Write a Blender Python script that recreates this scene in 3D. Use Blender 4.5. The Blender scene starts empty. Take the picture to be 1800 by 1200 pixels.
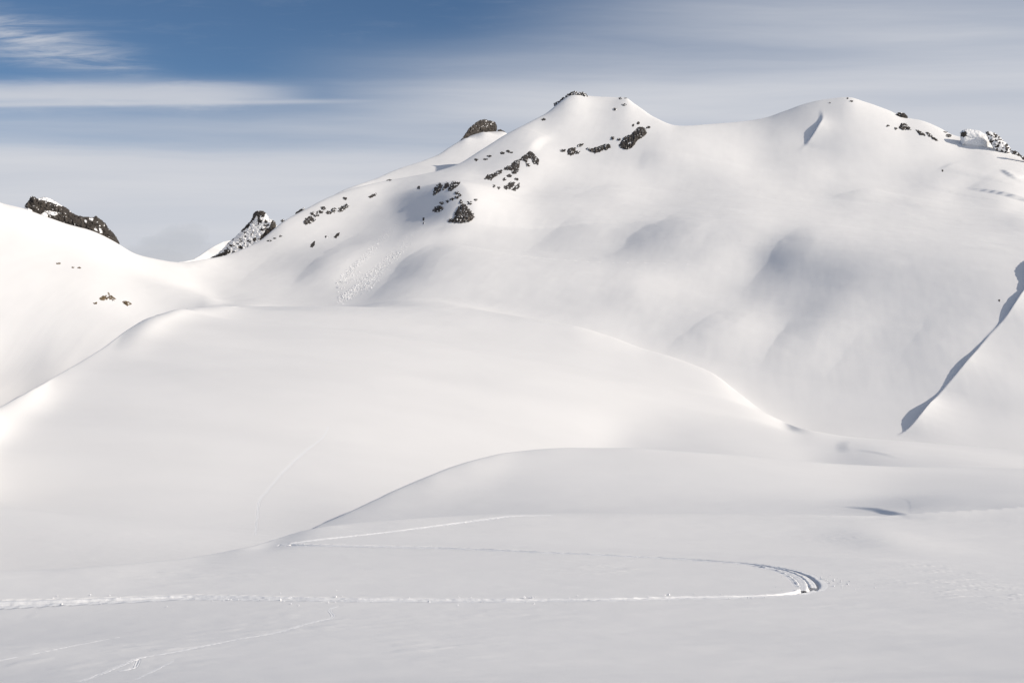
import bpy, bmesh, math, random
import numpy as np
from mathutils import Vector

random.seed(7)
rng = np.random.default_rng(11)
scn = bpy.context.scene

# ------------------------------------------------------------------ camera
FPX, CX, CY = 2000.0, 900.0, 600.0            # focal length in photograph pixels
PITCH = math.radians(1.146)                   # slightly downwards
cam_data = bpy.data.cameras.new('camera')
cam_data.sensor_width = 36.0
cam_data.lens = 36.0 * FPX / 1800.0
cam_data.clip_start = 0.1
cam_data.clip_end = 60000.0
cam = bpy.data.objects.new('camera', cam_data)
scn.collection.objects.link(cam)
cam.location = (0, 0, 0)
cam.rotation_euler = (math.pi / 2 - PITCH, 0, 0)
scn.camera = cam

# ------------------------------------------------------------------ sun, sky, exposure
SUN_EL = math.radians(25.0)
SUN_AZ = math.radians(105.0)                   # clockwise from +Y (the view direction): from the right, a little behind us
SUN_DIR = Vector((math.sin(SUN_AZ) * math.cos(SUN_EL), math.cos(SUN_AZ) * math.cos(SUN_EL), math.sin(SUN_EL)))
sun_data = bpy.data.lights.new('sun', 'SUN')
sun_data.energy = 3.6
sun_data.angle = math.radians(0.6)
sun_data.color = (1.0, 0.91, 0.79)
sun = bpy.data.objects.new('sun', sun_data)
scn.collection.objects.link(sun)
sun.rotation_euler = (-SUN_DIR).to_track_quat('-Z', 'Y').to_euler()

scn.view_settings.view_transform = 'Standard'
scn.view_settings.look = 'None'
scn.view_settings.gamma = 1.0
scn.view_settings.use_curve_mapping = False
scn.view_settings.exposure = 0.09

world = bpy.data.worlds.new('World')
scn.world = world
world.use_nodes = True


class NG:
    """tiny helper to write node maths"""
    def __init__(s, tree):
        s.t = tree
        s.n = tree.nodes
        s.l = tree.links

    def node(s, kind, **kw):
        n = s.n.new(kind)
        for k, v in kw.items():
            setattr(n, k, v)
        return n

    def put(s, sock, val):
        if hasattr(val, 'is_output'):
            s.l.new(val, sock)
        else:
            sock.default_value = val

    def m(s, op, a, b=0.0, c=0.0, clamp=False):
        n = s.node('ShaderNodeMath', operation=op, use_clamp=clamp)
        s.put(n.inputs[0], a)
        s.put(n.inputs[1], b)
        s.put(n.inputs[2], c)
        return n.outputs[0]

    def vec(s, x, y, z):
        n = s.node('ShaderNodeCombineXYZ')
        for i, v in enumerate((x, y, z)):
            s.put(n.inputs[i], v)
        return n.outputs[0]

    def noise(s, v, scale, detail=4.0, rough=0.5, dist=0.0):
        n = s.node('ShaderNodeTexNoise')
        s.put(n.inputs['Vector'], v)
        n.inputs['Scale'].default_value = scale
        n.inputs['Detail'].default_value = detail
        n.inputs['Roughness'].default_value = rough
        n.inputs['Distortion'].default_value = dist
        return n.outputs[0]

    def mr(s, v, a, b, c=0.0, d=1.0, kind='SMOOTHSTEP'):
        n = s.node('ShaderNodeMapRange', interpolation_type=kind)
        s.put(n.inputs[0], v)
        for i, q in enumerate((a, b, c, d)):
            s.put(n.inputs[i + 1], q)
        return n.outputs[0]

    def mix(s, f, a, b, blend='MIX'):
        n = s.node('ShaderNodeMix', data_type='RGBA', blend_type=blend)
        s.put(n.inputs[0], f)
        s.put(n.inputs[6], a)
        s.put(n.inputs[7], b)
        return n.outputs[2]


def build_world():
    g = NG(world.node_tree)
    g.n.clear()
    out = g.node('ShaderNodeOutputWorld')
    bg = g.node('ShaderNodeBackground')
    bg.inputs['Strength'].default_value = 0.065
    g.l.new(bg.outputs[0], out.inputs[0])
    sky = g.node('ShaderNodeTexSky', sky_type='NISHITA', sun_disc=False)
    sky.sun_elevation = SUN_EL
    sky.sun_rotation = SUN_AZ
    sky.altitude = 2500.0
    sky.air_density = 1.0
    sky.dust_density = 0.1
    sky.ozone_density = 2.6
    tc = g.node('ShaderNodeTexCoord')
    sp = g.node('ShaderNodeSeparateXYZ')
    g.l.new(tc.outputs['Generated'], sp.inputs[0])
    x, y, z = sp.outputs[0], sp.outputs[1], sp.outputs[2]
    az = g.m('ARCTAN2', x, y)                                  # radians, 0 in the view direction
    el = g.m('ARCSINE', z)
    # height of a streak above the skyline, levelled so that straight bands stay straight to the eye
    lev = g.m('DIVIDE', el, g.m('MAXIMUM', g.m('COSINE', az), 0.3))
    warp = g.m('SUBTRACT', g.noise(g.vec(g.m('MULTIPLY', az, 1.0), g.m('MULTIPLY', lev, 5.0), 3.1), 3.0, 4.0), 0.5)
    elw = g.m('ADD', lev, g.m('MULTIPLY', warp, 0.022))
    streak = g.noise(g.vec(g.m('MULTIPLY', az, 1.3), g.m('MULTIPLY', elw, 22.0), 0.7), 1.6, 6.0, 0.55)
    fine = g.noise(g.vec(g.m('MULTIPLY', az, 7.0), g.m('MULTIPLY', elw, 60.0), 5.2), 1.7, 8.0, 0.65, 0.5)
    broad = g.noise(g.vec(g.m('MULTIPLY', az, 0.9), g.m('MULTIPLY', lev, 5.0), 8.4), 1.5, 2.0)

    def gauss(v, c, w):
        d = g.m('DIVIDE', g.m('SUBTRACT', v, c), w)
        return g.m('POWER', 2.718, g.m('MULTIPLY', g.m('MULTIPLY', d, d), -1.0))
    R = math.radians
    # veil that thickens towards the horizon
    low = g.m('ADD', g.mr(elw, R(11.0), R(8.6), 0.0, 0.85), g.mr(elw, R(8.8), R(7.2), 0.0, 2.2))
    # broad high sheet to the right
    right = g.m('MULTIPLY', g.mr(g.m('ADD', az, g.m('MULTIPLY', g.m('MINIMUM', elw, R(16)), -0.9)), R(-17), R(10), 0.0, 1.05), g.mr(broad, 0.25, 0.65, 0.75, 1.1))
    sheet = g.m('MULTIPLY', g.mr(az, R(-14), R(2)), g.m('MULTIPLY', gauss(elw, R(11.0), R(1.6)), 1.1))
    # bright band at the left, its thin tail, and the wisps above it
    edge = g.m('MULTIPLY', g.m('SUBTRACT', fine, 0.5), 0.010)
    band = g.m('MULTIPLY', g.mr(az, R(-9.0), R(-16.0)), g.m('MULTIPLY', gauss(g.m('ADD', lev, edge), R(11.1), R(0.48)), 1.5))
    tail = g.m('MULTIPLY', g.mr(az, R(-5), R(-12.0)), g.m('MULTIPLY', gauss(g.m('ADD', lev, g.m('MULTIPLY', az, -0.010)), R(10.85), R(0.10)), 0.45))
    wisp = g.m('MULTIPLY', g.mr(az, R(-15.5), R(-24.0)), g.m('MULTIPLY', gauss(g.m('ADD', lev, g.m('MULTIPLY', az, 0.27)), R(7.5), R(0.85)), g.mr(fine, 0.34, 0.72, 0.1, 1.15)))
    var = g.mr(streak, 0.30, 0.72, 0.62, 1.25, 'LINEAR')
    cov = g.m('MULTIPLY', g.m('ADD', g.m('ADD', low, right), sheet), var)
    thin = g.m('MULTIPLY', g.mr(fine, 0.50, 0.85), 0.05)
    cov = g.m('ADD', g.m('ADD', cov, thin), g.m('ADD', band, g.m('ADD', tail, wisp)))
    # soft saturation 1-exp(-x)
    cov = g.m('SUBTRACT', 1.0, g.m('POWER', 2.718, g.m('MULTIPLY', cov, -1.35)))
    cov = g.m('MULTIPLY', cov, g.mr(el, R(-2), R(1)))
    cloud = g.mix(g.mr(streak, 0.35, 0.75), (8.7, 9.0, 9.8, 1), (9.5, 9.7, 10.3, 1))
    blue = g.mix(1.0, sky.outputs[0], (0.93, 1.06, 1.14, 1), 'MULTIPLY')
    col = g.mix(cov, blue, cloud)
    g.l.new(col, bg.inputs['Color'])


build_world()

# ------------------------------------------------------------------ pixel <-> place
def ray(u, v):
    a = (np.asarray(u, float) - CX) / FPX
    b = (CY - np.asarray(v, float)) / FPX
    x = a
    y = math.cos(PITCH) + b * math.sin(PITCH)
    z = -math.sin(PITCH) + b * math.cos(PITCH)
    return x, y, z


def place(u, v, d):
    """the point seen at (u, v) that lies d metres ahead"""
    x, y, z = ray(u, v)
    s = np.asarray(d, float) / y
    return x * s, y * s, z * s


def pixel(x, y, z):
    f = y * math.cos(PITCH) - z * math.sin(PITCH)
    up = y * math.sin(PITCH) + z * math.cos(PITCH)
    f = np.maximum(f, 1e-3)
    return CX + FPX * x / f, CY - FPX * up / f


# ------------------------------------------------------------------ numerics
class TPS:
    def __init__(s, px, py, val, smooth=0.0, aff=True):
        s.cx, s.cy = px.mean(), py.mean()
        s.sc = max(px.std(), py.std(), 1e-6)
        s.p = np.stack([(px - s.cx) / s.sc, (py - s.cy) / s.sc], 1)
        n = len(px)
        d2 = ((s.p[:, None] - s.p[None]) ** 2).sum(-1)
        K = 0.5 * d2 * np.log(d2 + 1e-12) + smooth * np.eye(n)
        P = np.concatenate([np.ones((n, 1)), s.p], 1)
        A = np.zeros((n + 3, n + 3))
        A[:n, :n] = K
        A[:n, n:] = P
        A[n:, :n] = P.T
        s.w = np.linalg.lstsq(A, np.concatenate([val, np.zeros(3)]), rcond=None)[0]

    def __call__(s, x, y):
        sh = np.shape(x)
        qx = (np.ravel(x) - s.cx) / s.sc
        qy = (np.ravel(y) - s.cy) / s.sc
        n = len(s.p)
        o = s.w[n] + s.w[n + 1] * qx + s.w[n + 2] * qy
        for i in range(n):
            d2 = (qx - s.p[i, 0]) ** 2 + (qy - s.p[i, 1]) ** 2
            o += s.w[i] * 0.5 * d2 * np.log(d2 + 1e-12)
        return o.reshape(sh)


class Grid:
    """regular grid in the world with smooth (cubic) lookup"""
    def __init__(s, x0, x1, y0, y1, st):
        s.x0, s.y0, s.st = x0, y0, st
        s.x = np.arange(x0, x1 + st, st)
        s.y = np.arange(y0, y1 + st, st)
        s.X, s.Y = np.meshgrid(s.x, s.y)

    def sample(s, F, x, y):
        ny, nx = F.shape
        gx = np.clip((x - s.x0) / s.st, 1, nx - 2.001)
        gy = np.clip((y - s.y0) / s.st, 1, ny - 2.001)
        ix = gx.astype(int)
        iy = gy.astype(int)
        tx, ty = gx - ix, gy - iy

        def w(t):                                # cubic B-spline weights: no creases
            return ((1 - t) ** 3 / 6, (3 * t ** 3 - 6 * t * t + 4) / 6, (-3 * t ** 3 + 3 * t * t + 3 * t + 1) / 6, t ** 3 / 6)
        wx, wy = w(tx), w(ty)
        o = np.zeros_like(gx)
        for j in range(4):
            for i in range(4):
                o += wy[j] * wx[i] * F[np.clip(iy + j - 1, 0, ny - 1), np.clip(ix + i - 1, 0, nx - 1)]
        return o


def vnoise(x, y, seed=0):
    """smooth value noise, about -1..1"""
    xi = np.floor(x).astype(np.int64)
    yi = np.floor(y).astype(np.int64)
    fx, fy = x - xi, y - yi
    fx = fx * fx * fx * (fx * (fx * 6 - 15) + 10)
    fy = fy * fy * fy * (fy * (fy * 6 - 15) + 10)

    def h(a, b):
        n = (a * 374761393 + b * 668265263 + seed * 1442695041) & 0xffffffff
        n = ((n ^ (n >> 13)) * 1274126177) & 0xffffffff
        return ((n ^ (n >> 16)) & 0xffff) / 32767.5 - 1.0
    a = h(xi, yi) * (1 - fx) + h(xi + 1, yi) * fx
    b = h(xi, yi + 1) * (1 - fx) + h(xi + 1, yi + 1) * fx
    return a * (1 - fy) + b * fy


def fbm(x, y, octs=4, seed=0, gain=0.5):
    o, a = 0.0, 1.0
    for k in range(octs):
        o = o + a * vnoise(x * 2 ** k + 17.3 * k, y * 2 ** k - 9.1 * k, seed + k)
        a *= gain
    return o


# ------------------------------------------------------------------ landforms
# brightness model: linear grey = AMB + KS * (normal . sun)
AMB, KS = 0.208, 0.965
NIT = 18
HX, HY = SUN_DIR.x / math.cos(SUN_EL), SUN_DIR.y / math.cos(SUN_EL)
SE, CE = math.sin(SUN_EL), math.cos(SUN_EL)


def lin(g):
    c = np.asarray(g, float) / 255.0
    return np.where(c < 0.04045, c / 12.92, ((c + 0.055) / 1.055) ** 2.4)


class Land:
    """A landform: height fitted to known places (pts, crest) and to how the slopes catch the sun (tone)."""
    def __init__(s, pts, tone, dom, wave, extra=None, crest=None, iters=6, cross=0.12, drop=0.5, round_=0.005, tsm=0.001, melt=None, hold=1.0, crest_hold=10.0, bend=0.06):
        u, v, d = np.array(pts, float).T
        x, y, z = place(u, v, d)
        cu, cv, cd = np.array(crest, float).T
        cx, cy, cz = place(cu, cv, cd)
        s.crest_r = np.hypot(cx, cy)
        s.crest_e = cz / s.crest_r
        s.crest_t = np.arctan2(cx, cy)
        s.drop, s.round, s.melt = drop, round_, melt
        X, Y, Z = list(x) + list(cx), list(y) + list(cy), list(z) + list(cz)
        for (a, b, c) in (extra or []):
            X.append(a)
            Y.append(b)
            Z.append(c)
        X, Y, Z = map(np.array, (X, Y, Z))
        s.g = g = Grid(*dom)
        base = TPS(X, Y, Z, smooth=1e-3)(g.X, g.Y)
        st = g.st
        z = base.copy()
        ny, nx = z.shape
        tu, tv, tg = np.array(tone, float).T
        tone_f = TPS(tu, tv * 1.3, lin(tg), smooth=tsm)
        lam0 = 0.10 * (2 * np.pi / wave) ** 2
        near = np.zeros_like(z)
        for i in range(len(X)):
            rr = 0.018 * math.hypot(X[i], Y[i]) + 2 * st
            amp = hold if i < len(pts) else crest_hold
            near = np.maximum(near, amp * np.exp(-((g.X - X[i]) ** 2 + (g.Y - Y[i]) ** 2) / rr ** 2))
        lam = lam0 * (0.15 + 8.0 * near)
        mu = bend * (2.0 * st) ** 2
        kx = 2 * np.pi * np.fft.rfftfreq(nx, st)[None, :]
        ky = 2 * np.pi * np.fft.fftfreq(ny, st)[:, None]
        kh, kp = kx * HX + ky * HY, -kx * HY + ky * HX
        k2 = kx ** 2 + ky ** 2
        tlo, thi = tu.min() - 240, tu.max() + 240
        vlo, vhi = tv.min() - 45, tv.max() + 45

        def Dx(f):
            o = np.zeros_like(f)
            o[:, :-1] = (f[:, 1:] - f[:, :-1]) / st
            return o

        def Dy(f):
            o = np.zeros_like(f)
            o[:-1] = (f[1:] - f[:-1]) / st
            return o

        def DxT(f):
            o = np.zeros_like(f)
            o[:, :-1] -= f[:, :-1] / st
            o[:, 1:] += f[:, :-1] / st
            return o

        def DyT(f):
            o = np.zeros_like(f)
            o[:-1] -= f[:-1] / st
            o[1:] += f[:-1] / st
            return o

        def lap(f):
            return -(DxT(Dx(f)) + DyT(Dy(f)))
        bp = -HY * Dx(base) + HX * Dy(base)
        for it in range(iters):
            pu, pv = pixel(g.X, g.Y, z)
            om = np.clip((pu - tlo) / 60, 0, 1) * np.clip((thi - pu) / 60, 0, 1) * np.clip((pv - vlo) / 30, 0, 1) * np.clip((vhi - pv) / 30, 0, 1)
            om = 0.02 + om
            I = np.clip(tone_f(np.clip(pu, tlo + 200, thi - 200), np.clip(pv, vlo, vhi) * 1.3), lin(135), lin(246))
            tgt = (I - AMB) / KS
            zx, zy = Dx(z), Dy(z)
            dh = zx * HX + zy * HY
            dp = -zx * HY + zy * HX
            q = dh.copy()
            for _ in range(8):
                q = 0.5 * q + 0.5 * (SE - tgt * np.sqrt(1 + dp ** 2 + q ** 2)) / CE
            q = np.clip(q, -0.9, 0.75)
            if it >= 2:
                acc = np.clip(acc + 0.6 * (q - dh) * om, -0.22, 0.22)
            else:
                acc = 0.0 * q
            q = q + acc
            om_ = om
            pre = 1.0 / (om_.mean() * kh ** 2 + cross * kp ** 2 + lam.mean() + mu * k2 ** 2)

            def A(f):
                fx, fy = Dx(f), Dy(f)
                a_ = om_ * (fx * HX + fy * HY)
                b_ = cross * (-fx * HY + fy * HX)
                return DxT(a_ * HX - b_ * HY) + DyT(a_ * HY + b_ * HX) + lam * f + mu * lap(lap(f))
            a_, b_ = om_ * q, cross * bp
            rhs = DxT(a_ * HX - b_ * HY) + DyT(a_ * HY + b_ * HX) + lam * base
            r = rhs - A(z)
            h = np.fft.irfft2(np.fft.rfft2(r) * pre, s=z.shape)
            p = h.copy()
            rh = (r * h).sum()
            for _ in range(NIT):
                Ap = A(p)
                al = rh / (p * Ap).sum()
                z = z + al * p
                r = r - al * Ap
                h = np.fft.irfft2(np.fft.rfft2(r) * pre, s=z.shape)
                rn = (r * h).sum()
                p = h + (rn / rh) * p
                rh = rn
        s.z = z

    def h(s, x, y):
        return s.g.sample(s.z, x, y)


LAND = {}
# --- near slope
F_pts = [(u, 1200, 30) for u in (-150, 300, 900, 1500, 1950)] + [(u, 1120, 37) for u in (0, 600, 1200, 1800)] + \
        [(u, 1040, 47) for u in (0, 600, 1200, 1800)] + [(600, 975, 60), (1000, 975, 60.5), (1500, 975, 60.5)]
F_crest = [(-100, 1004, 50), (100, 1000, 52), (300, 984, 58), (430, 962, 66), (565, 926, 79), (700, 912, 85), (900, 903, 90), (1100, 904, 91), (1300, 908, 91),
           (1500, 914, 90), (1650, 918, 89), (1800, 922, 88), (1950, 927, 86)]
F_tone = [(300, 1010, 200), (100, 1020, 200), (450, 970, 203), (600, 940, 206), (900, 930, 208), (1300, 930, 209), (1700, 950, 206), (600, 1000, 203), (1000, 1010, 203),
          (1000, 1080, 196), (1400, 1100, 197), (1700, 1050, 200), (200, 1090, 193), (600, 1100, 194), (200, 1180, 185), (600, 1180, 185), (1000, 1180, 190),
          (1400, 1180, 190), (1750, 1180, 190), (1750, 1100, 196), (1400, 1000, 203)]
LAND['F'] = Land(F_pts, F_tone, (-52, 52, 22, 112, 0.45), 34, crest=F_crest, extra=[(-20, 22, -8.8), (0, 22, -8.7), (20, 22, -8.7)], drop=0.4, hold=12.0)
# --- mound in the middle distance
M_crest = [(520, 948, 101.6), (565, 925, 106.7), (640, 888, 114.3), (720, 850, 122.6), (800, 818, 132.1), (850, 804, 137.9), (900, 794, 145.7), (1000, 787, 153.4), (1100, 787, 158),
           (1200, 793, 161.2), (1300, 801, 164.2), (1400, 810, 165.7), (1500, 817, 167.4), (1600, 822, 168.9), (1800, 827, 170.4), (1950, 832, 170.4)]
M_pts = [(600, 925, 94.5), (700, 908, 99.2), (900, 903, 105.4), (1100, 903, 108.5), (1300, 905, 110), (1500, 908, 113.2), (1650, 912, 114.7), (1800, 916, 116.2), (1950, 920, 116.2),
         (900, 850, 124), (1100, 845, 130.2), (1300, 850, 133.2), (1500, 862, 134.7), (1700, 868, 136.4), (1900, 872, 136.4)]
M_tone = [(600, 912, 193), (700, 880, 196), (800, 850, 203), (900, 830, 204), (900, 880, 200), (1000, 800, 209), (1000, 860, 206), (1100, 800, 212), (1200, 820, 213),
          (1200, 880, 206), (1400, 830, 219), (1400, 880, 208), (1550, 830, 221), (1650, 830, 219), (1600, 870, 205), (1700, 850, 210), (1780, 840, 210), (1750, 880, 197),
          (1700, 900, 196), (1500, 870, 212), (1500, 905, 203), (1600, 900, 190), (1790, 905, 192)]
LAND['M'] = Land(M_pts, M_tone, (-70, 130, 80, 235, 0.8), 70, crest=M_crest)
# --- broad snow hill and valley floor behind it
B_crest = [(-150, 800, 105), (-60, 745, 150), (0, 715, 178), (100, 660, 228), (180, 612, 276), (225, 579, 306), (260, 559, 332), (320, 543, 385), (400, 538, 445), (500, 540, 494.5), (600, 541, 500.2), (720, 543, 488.7), (850, 552, 465.7),
           (1000, 572, 437), (1070, 592, 430), (1130, 614, 418), (1180, 628, 408), (1250, 655, 390), (1300, 692, 370), (1350, 728, 346), (1420, 755, 310), (1500, 768, 308), (1600, 776, 305), (1700, 784, 300), (1800, 792, 292), (1950, 802, 285)]
B_pts = [(-100, 1010, 66.2), (0, 1004, 69), (200, 992, 74.5), (450, 950, 96.6), (600, 905, 118.5), (800, 832, 164.9), (1000, 795, 212.9), (600, 800, 200.9), (600, 700, 293.2), (600, 620, 385.2), (200, 850, 126.2),
         (200, 750, 173.5), (200, 670, 233.2), (0, 850, 103), (0, 770, 139.1), (1000, 700, 276), (1000, 640, 345), (1200, 720, 285.2), (1150, 785, 233.2), (400, 850, 148.1), (400, 700, 264.5), (400, 600, 379.5),
         (800, 700, 293.2), (800, 600, 402.5), (1300, 790, 229.6), (1500, 805, 227.2), (1800, 822, 224.8), (1950, 830, 222.5), (1600, 772, 276), (1800, 790, 264.5), (1450, 780, 266.8), (1300, 760, 270.2)]
B_tone = [(300, 560, 225), (270, 600, 216), (240, 592, 217), (215, 612, 216), (150, 656, 215), (100, 690, 215), (200, 640, 214), (300, 650, 214), (450, 580, 219), (600, 560, 222), (700, 560, 225), (500, 545, 218), (250, 700, 216), (100, 750, 214), (50, 850, 212),
          (100, 950, 203), (250, 950, 204), (200, 850, 212), (400, 750, 220), (400, 850, 217), (400, 930, 205), (520, 920, 203), (550, 880, 210), (600, 850, 218), (650, 820, 224), (600, 700, 225),
          (700, 650, 227), (800, 700, 230), (700, 780, 228), (900, 600, 229), (900, 700, 232), (1000, 600, 232), (1000, 750, 236), (1000, 680, 234), (1100, 640, 231), (1100, 720, 236),
          (1050, 770, 236), (1150, 760, 222), (1120, 778, 215), (1200, 680, 234), (1250, 720, 230), (1200, 765, 215), (1300, 760, 222), (1400, 780, 218), (1350, 740, 226), (1300, 715, 232),
          (1500, 765, 220), (1600, 775, 222), (1700, 790, 220), (1550, 800, 205), (1500, 788, 200), (1650, 805, 210), (1750, 810, 217), (1400, 800, 220), (1180, 635, 238), (1100, 612, 238),
          (1250, 660, 236), (1000, 582, 234)]
LAND['B'] = Land(B_pts, B_tone, (-175, 260, 44, 640, 1.6), 180, crest=B_crest, drop=0.3, round_=0.002, melt=(215, 320, 640, 900), hold=2.0,
                 extra=[(130, 320, -30), (180, 320, -30), (220, 280, -30), (-60, 50, -13.4), (-30, 58, -14.5), (0, 60, -18), (30, 60, -19), (60, 60, -19), (-20, 78, -18), (0, 90, -20.5), (30, 90, -22),
                        (60, 90, -22), (0, 115, -22.5), (40, 130, -25.5), (80, 130, -25.5), (50, 175, -28), (100, 175, -28)])
# --- left hill
H_crest = [(-200, 300, 506), (-80, 330, 518.6), (0, 356, 531.3), (40, 366, 537.6), (80, 380, 543.9), (120, 394, 551.5), (160, 405, 559.1), (200, 425, 569.2), (235, 448, 581.9), (270, 466, 594.5), (300, 487, 600), (330, 512, 604), (360, 545, 604), (400, 590, 600)]
H_pts = [(-150, 700, 420), (0, 700, 428), (90, 660, 428), (170, 610, 435), (250, 565, 452), (0, 560, 462), (120, 560, 464), (0, 460, 502), (120, 470, 510), (210, 500, 520), (-150, 500, 460), (300, 540, 540), (0, 765, 402), (100, 725, 405), (200, 655, 415), (-150, 760, 395)]
H_tone = [(50, 400, 243), (150, 430, 243), (20, 430, 238), (100, 455, 237), (50, 500, 241), (150, 500, 241), (220, 470, 243), (250, 490, 238), (100, 560, 245), (200, 560, 245), (50, 640, 245), (0, 720, 245), (100, 690, 245), (180, 630, 245),
          (230, 530, 244), (0, 680, 243), (280, 520, 232), (0, 560, 243)]
LAND['H'] = Land(H_pts, H_tone, (-420, -40, 300, 800, 2.5), 150, crest=H_crest,
                 extra=[(-115, 385, -24), (-105, 440, -16), (-80, 350, -40), (-70, 480, -22), (-90, 530, -14), (-60, 560, -25)])
# --- main mountain
P_crest = [(-150, 620, 560), (0, 570, 560), (120, 525, 560), (200, 493, 565), (270, 470, 590), (330, 461, 620), (375, 453, 660), (400, 448, 680), (430, 436, 705), (455, 424, 725), (480, 404, 745), (500, 388, 765), (521, 376, 778), (540, 366, 790), (575, 348, 815), (620, 332, 840),
           (660, 322, 865), (700, 315, 890), (740, 308, 915), (800, 291, 950), (850, 262, 985), (893, 235, 1015), (930, 215, 1040), (960, 199, 1062), (980, 183, 1078), (1000, 169, 1092), (1014, 165, 1098), (1030, 168, 1100),
           (1050, 170, 1100), (1080, 171, 1098), (1100, 172, 1092), (1112, 180, 1085), (1125, 189, 1075), (1150, 206, 1055), (1190, 221, 1040), (1250, 218, 1050), (1310, 213, 1055), (1345, 207, 1055), (1380, 195, 1055),
           (1420, 181, 1055), (1450, 175, 1055), (1490, 171, 1050), (1520, 179, 1050), (1560, 193, 1045), (1590, 206, 1040), (1620, 212, 1034), (1650, 224, 1026), (1675, 237, 1018), (1710, 246, 1008), (1735, 252, 1000), (1760, 262, 992),
           (1800, 277, 980), (1900, 318, 940)]
P_pts = [(1050, 250, 980), (1000, 265, 960), (1110, 245, 985), (1050, 300, 900), (1000, 350, 830), (1000, 420, 720), (1000, 500, 600), (1000, 565, 510), (1000, 610, 460),
         (815, 378, 760), (780, 330, 840), (840, 310, 860), (890, 290, 900), (940, 270, 930), (870, 370, 800), (930, 330, 860), (750, 430, 660), (700, 480, 580), (650, 530, 500), (650, 570, 460), (600, 480, 560), (550, 430, 660),
         (500, 430, 690), (420, 460, 640), (450, 500, 560), (400, 540, 480), (350, 490, 560), (270, 500, 520), (850, 500, 570), (850, 570, 480), (880, 430, 690),
         (1400, 260, 950), (1480, 250, 950), (1400, 300, 850), (1600, 290, 900), (1300, 320, 760), (1500, 340, 690), (1700, 330, 770), (1800, 345, 720), (1200, 300, 850), (1200, 350, 760), (1100, 340, 820), (1100, 420, 690),
         (1200, 430, 640), (1300, 380, 650), (1400, 400, 560), (1500, 400, 530), (1600, 400, 510), (1800, 400, 490), (1900, 410, 480), (1400, 450, 500), (1400, 500, 462), (1400, 560, 420), (1400, 650, 360), (1400, 720, 315), (1400, 775, 280),
         (1500, 450, 470), (1600, 500, 425), (1600, 600, 362), (1600, 700, 304), (1600, 760, 272), (1800, 500, 390), (1800, 600, 330), (1800, 700, 275), (1800, 770, 245), (1950, 780, 240), (1950, 600, 320), (1200, 500, 560), (1200, 570, 490), (1250, 630, 430),
         (1300, 690, 372), (1100, 600, 470)]
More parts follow.
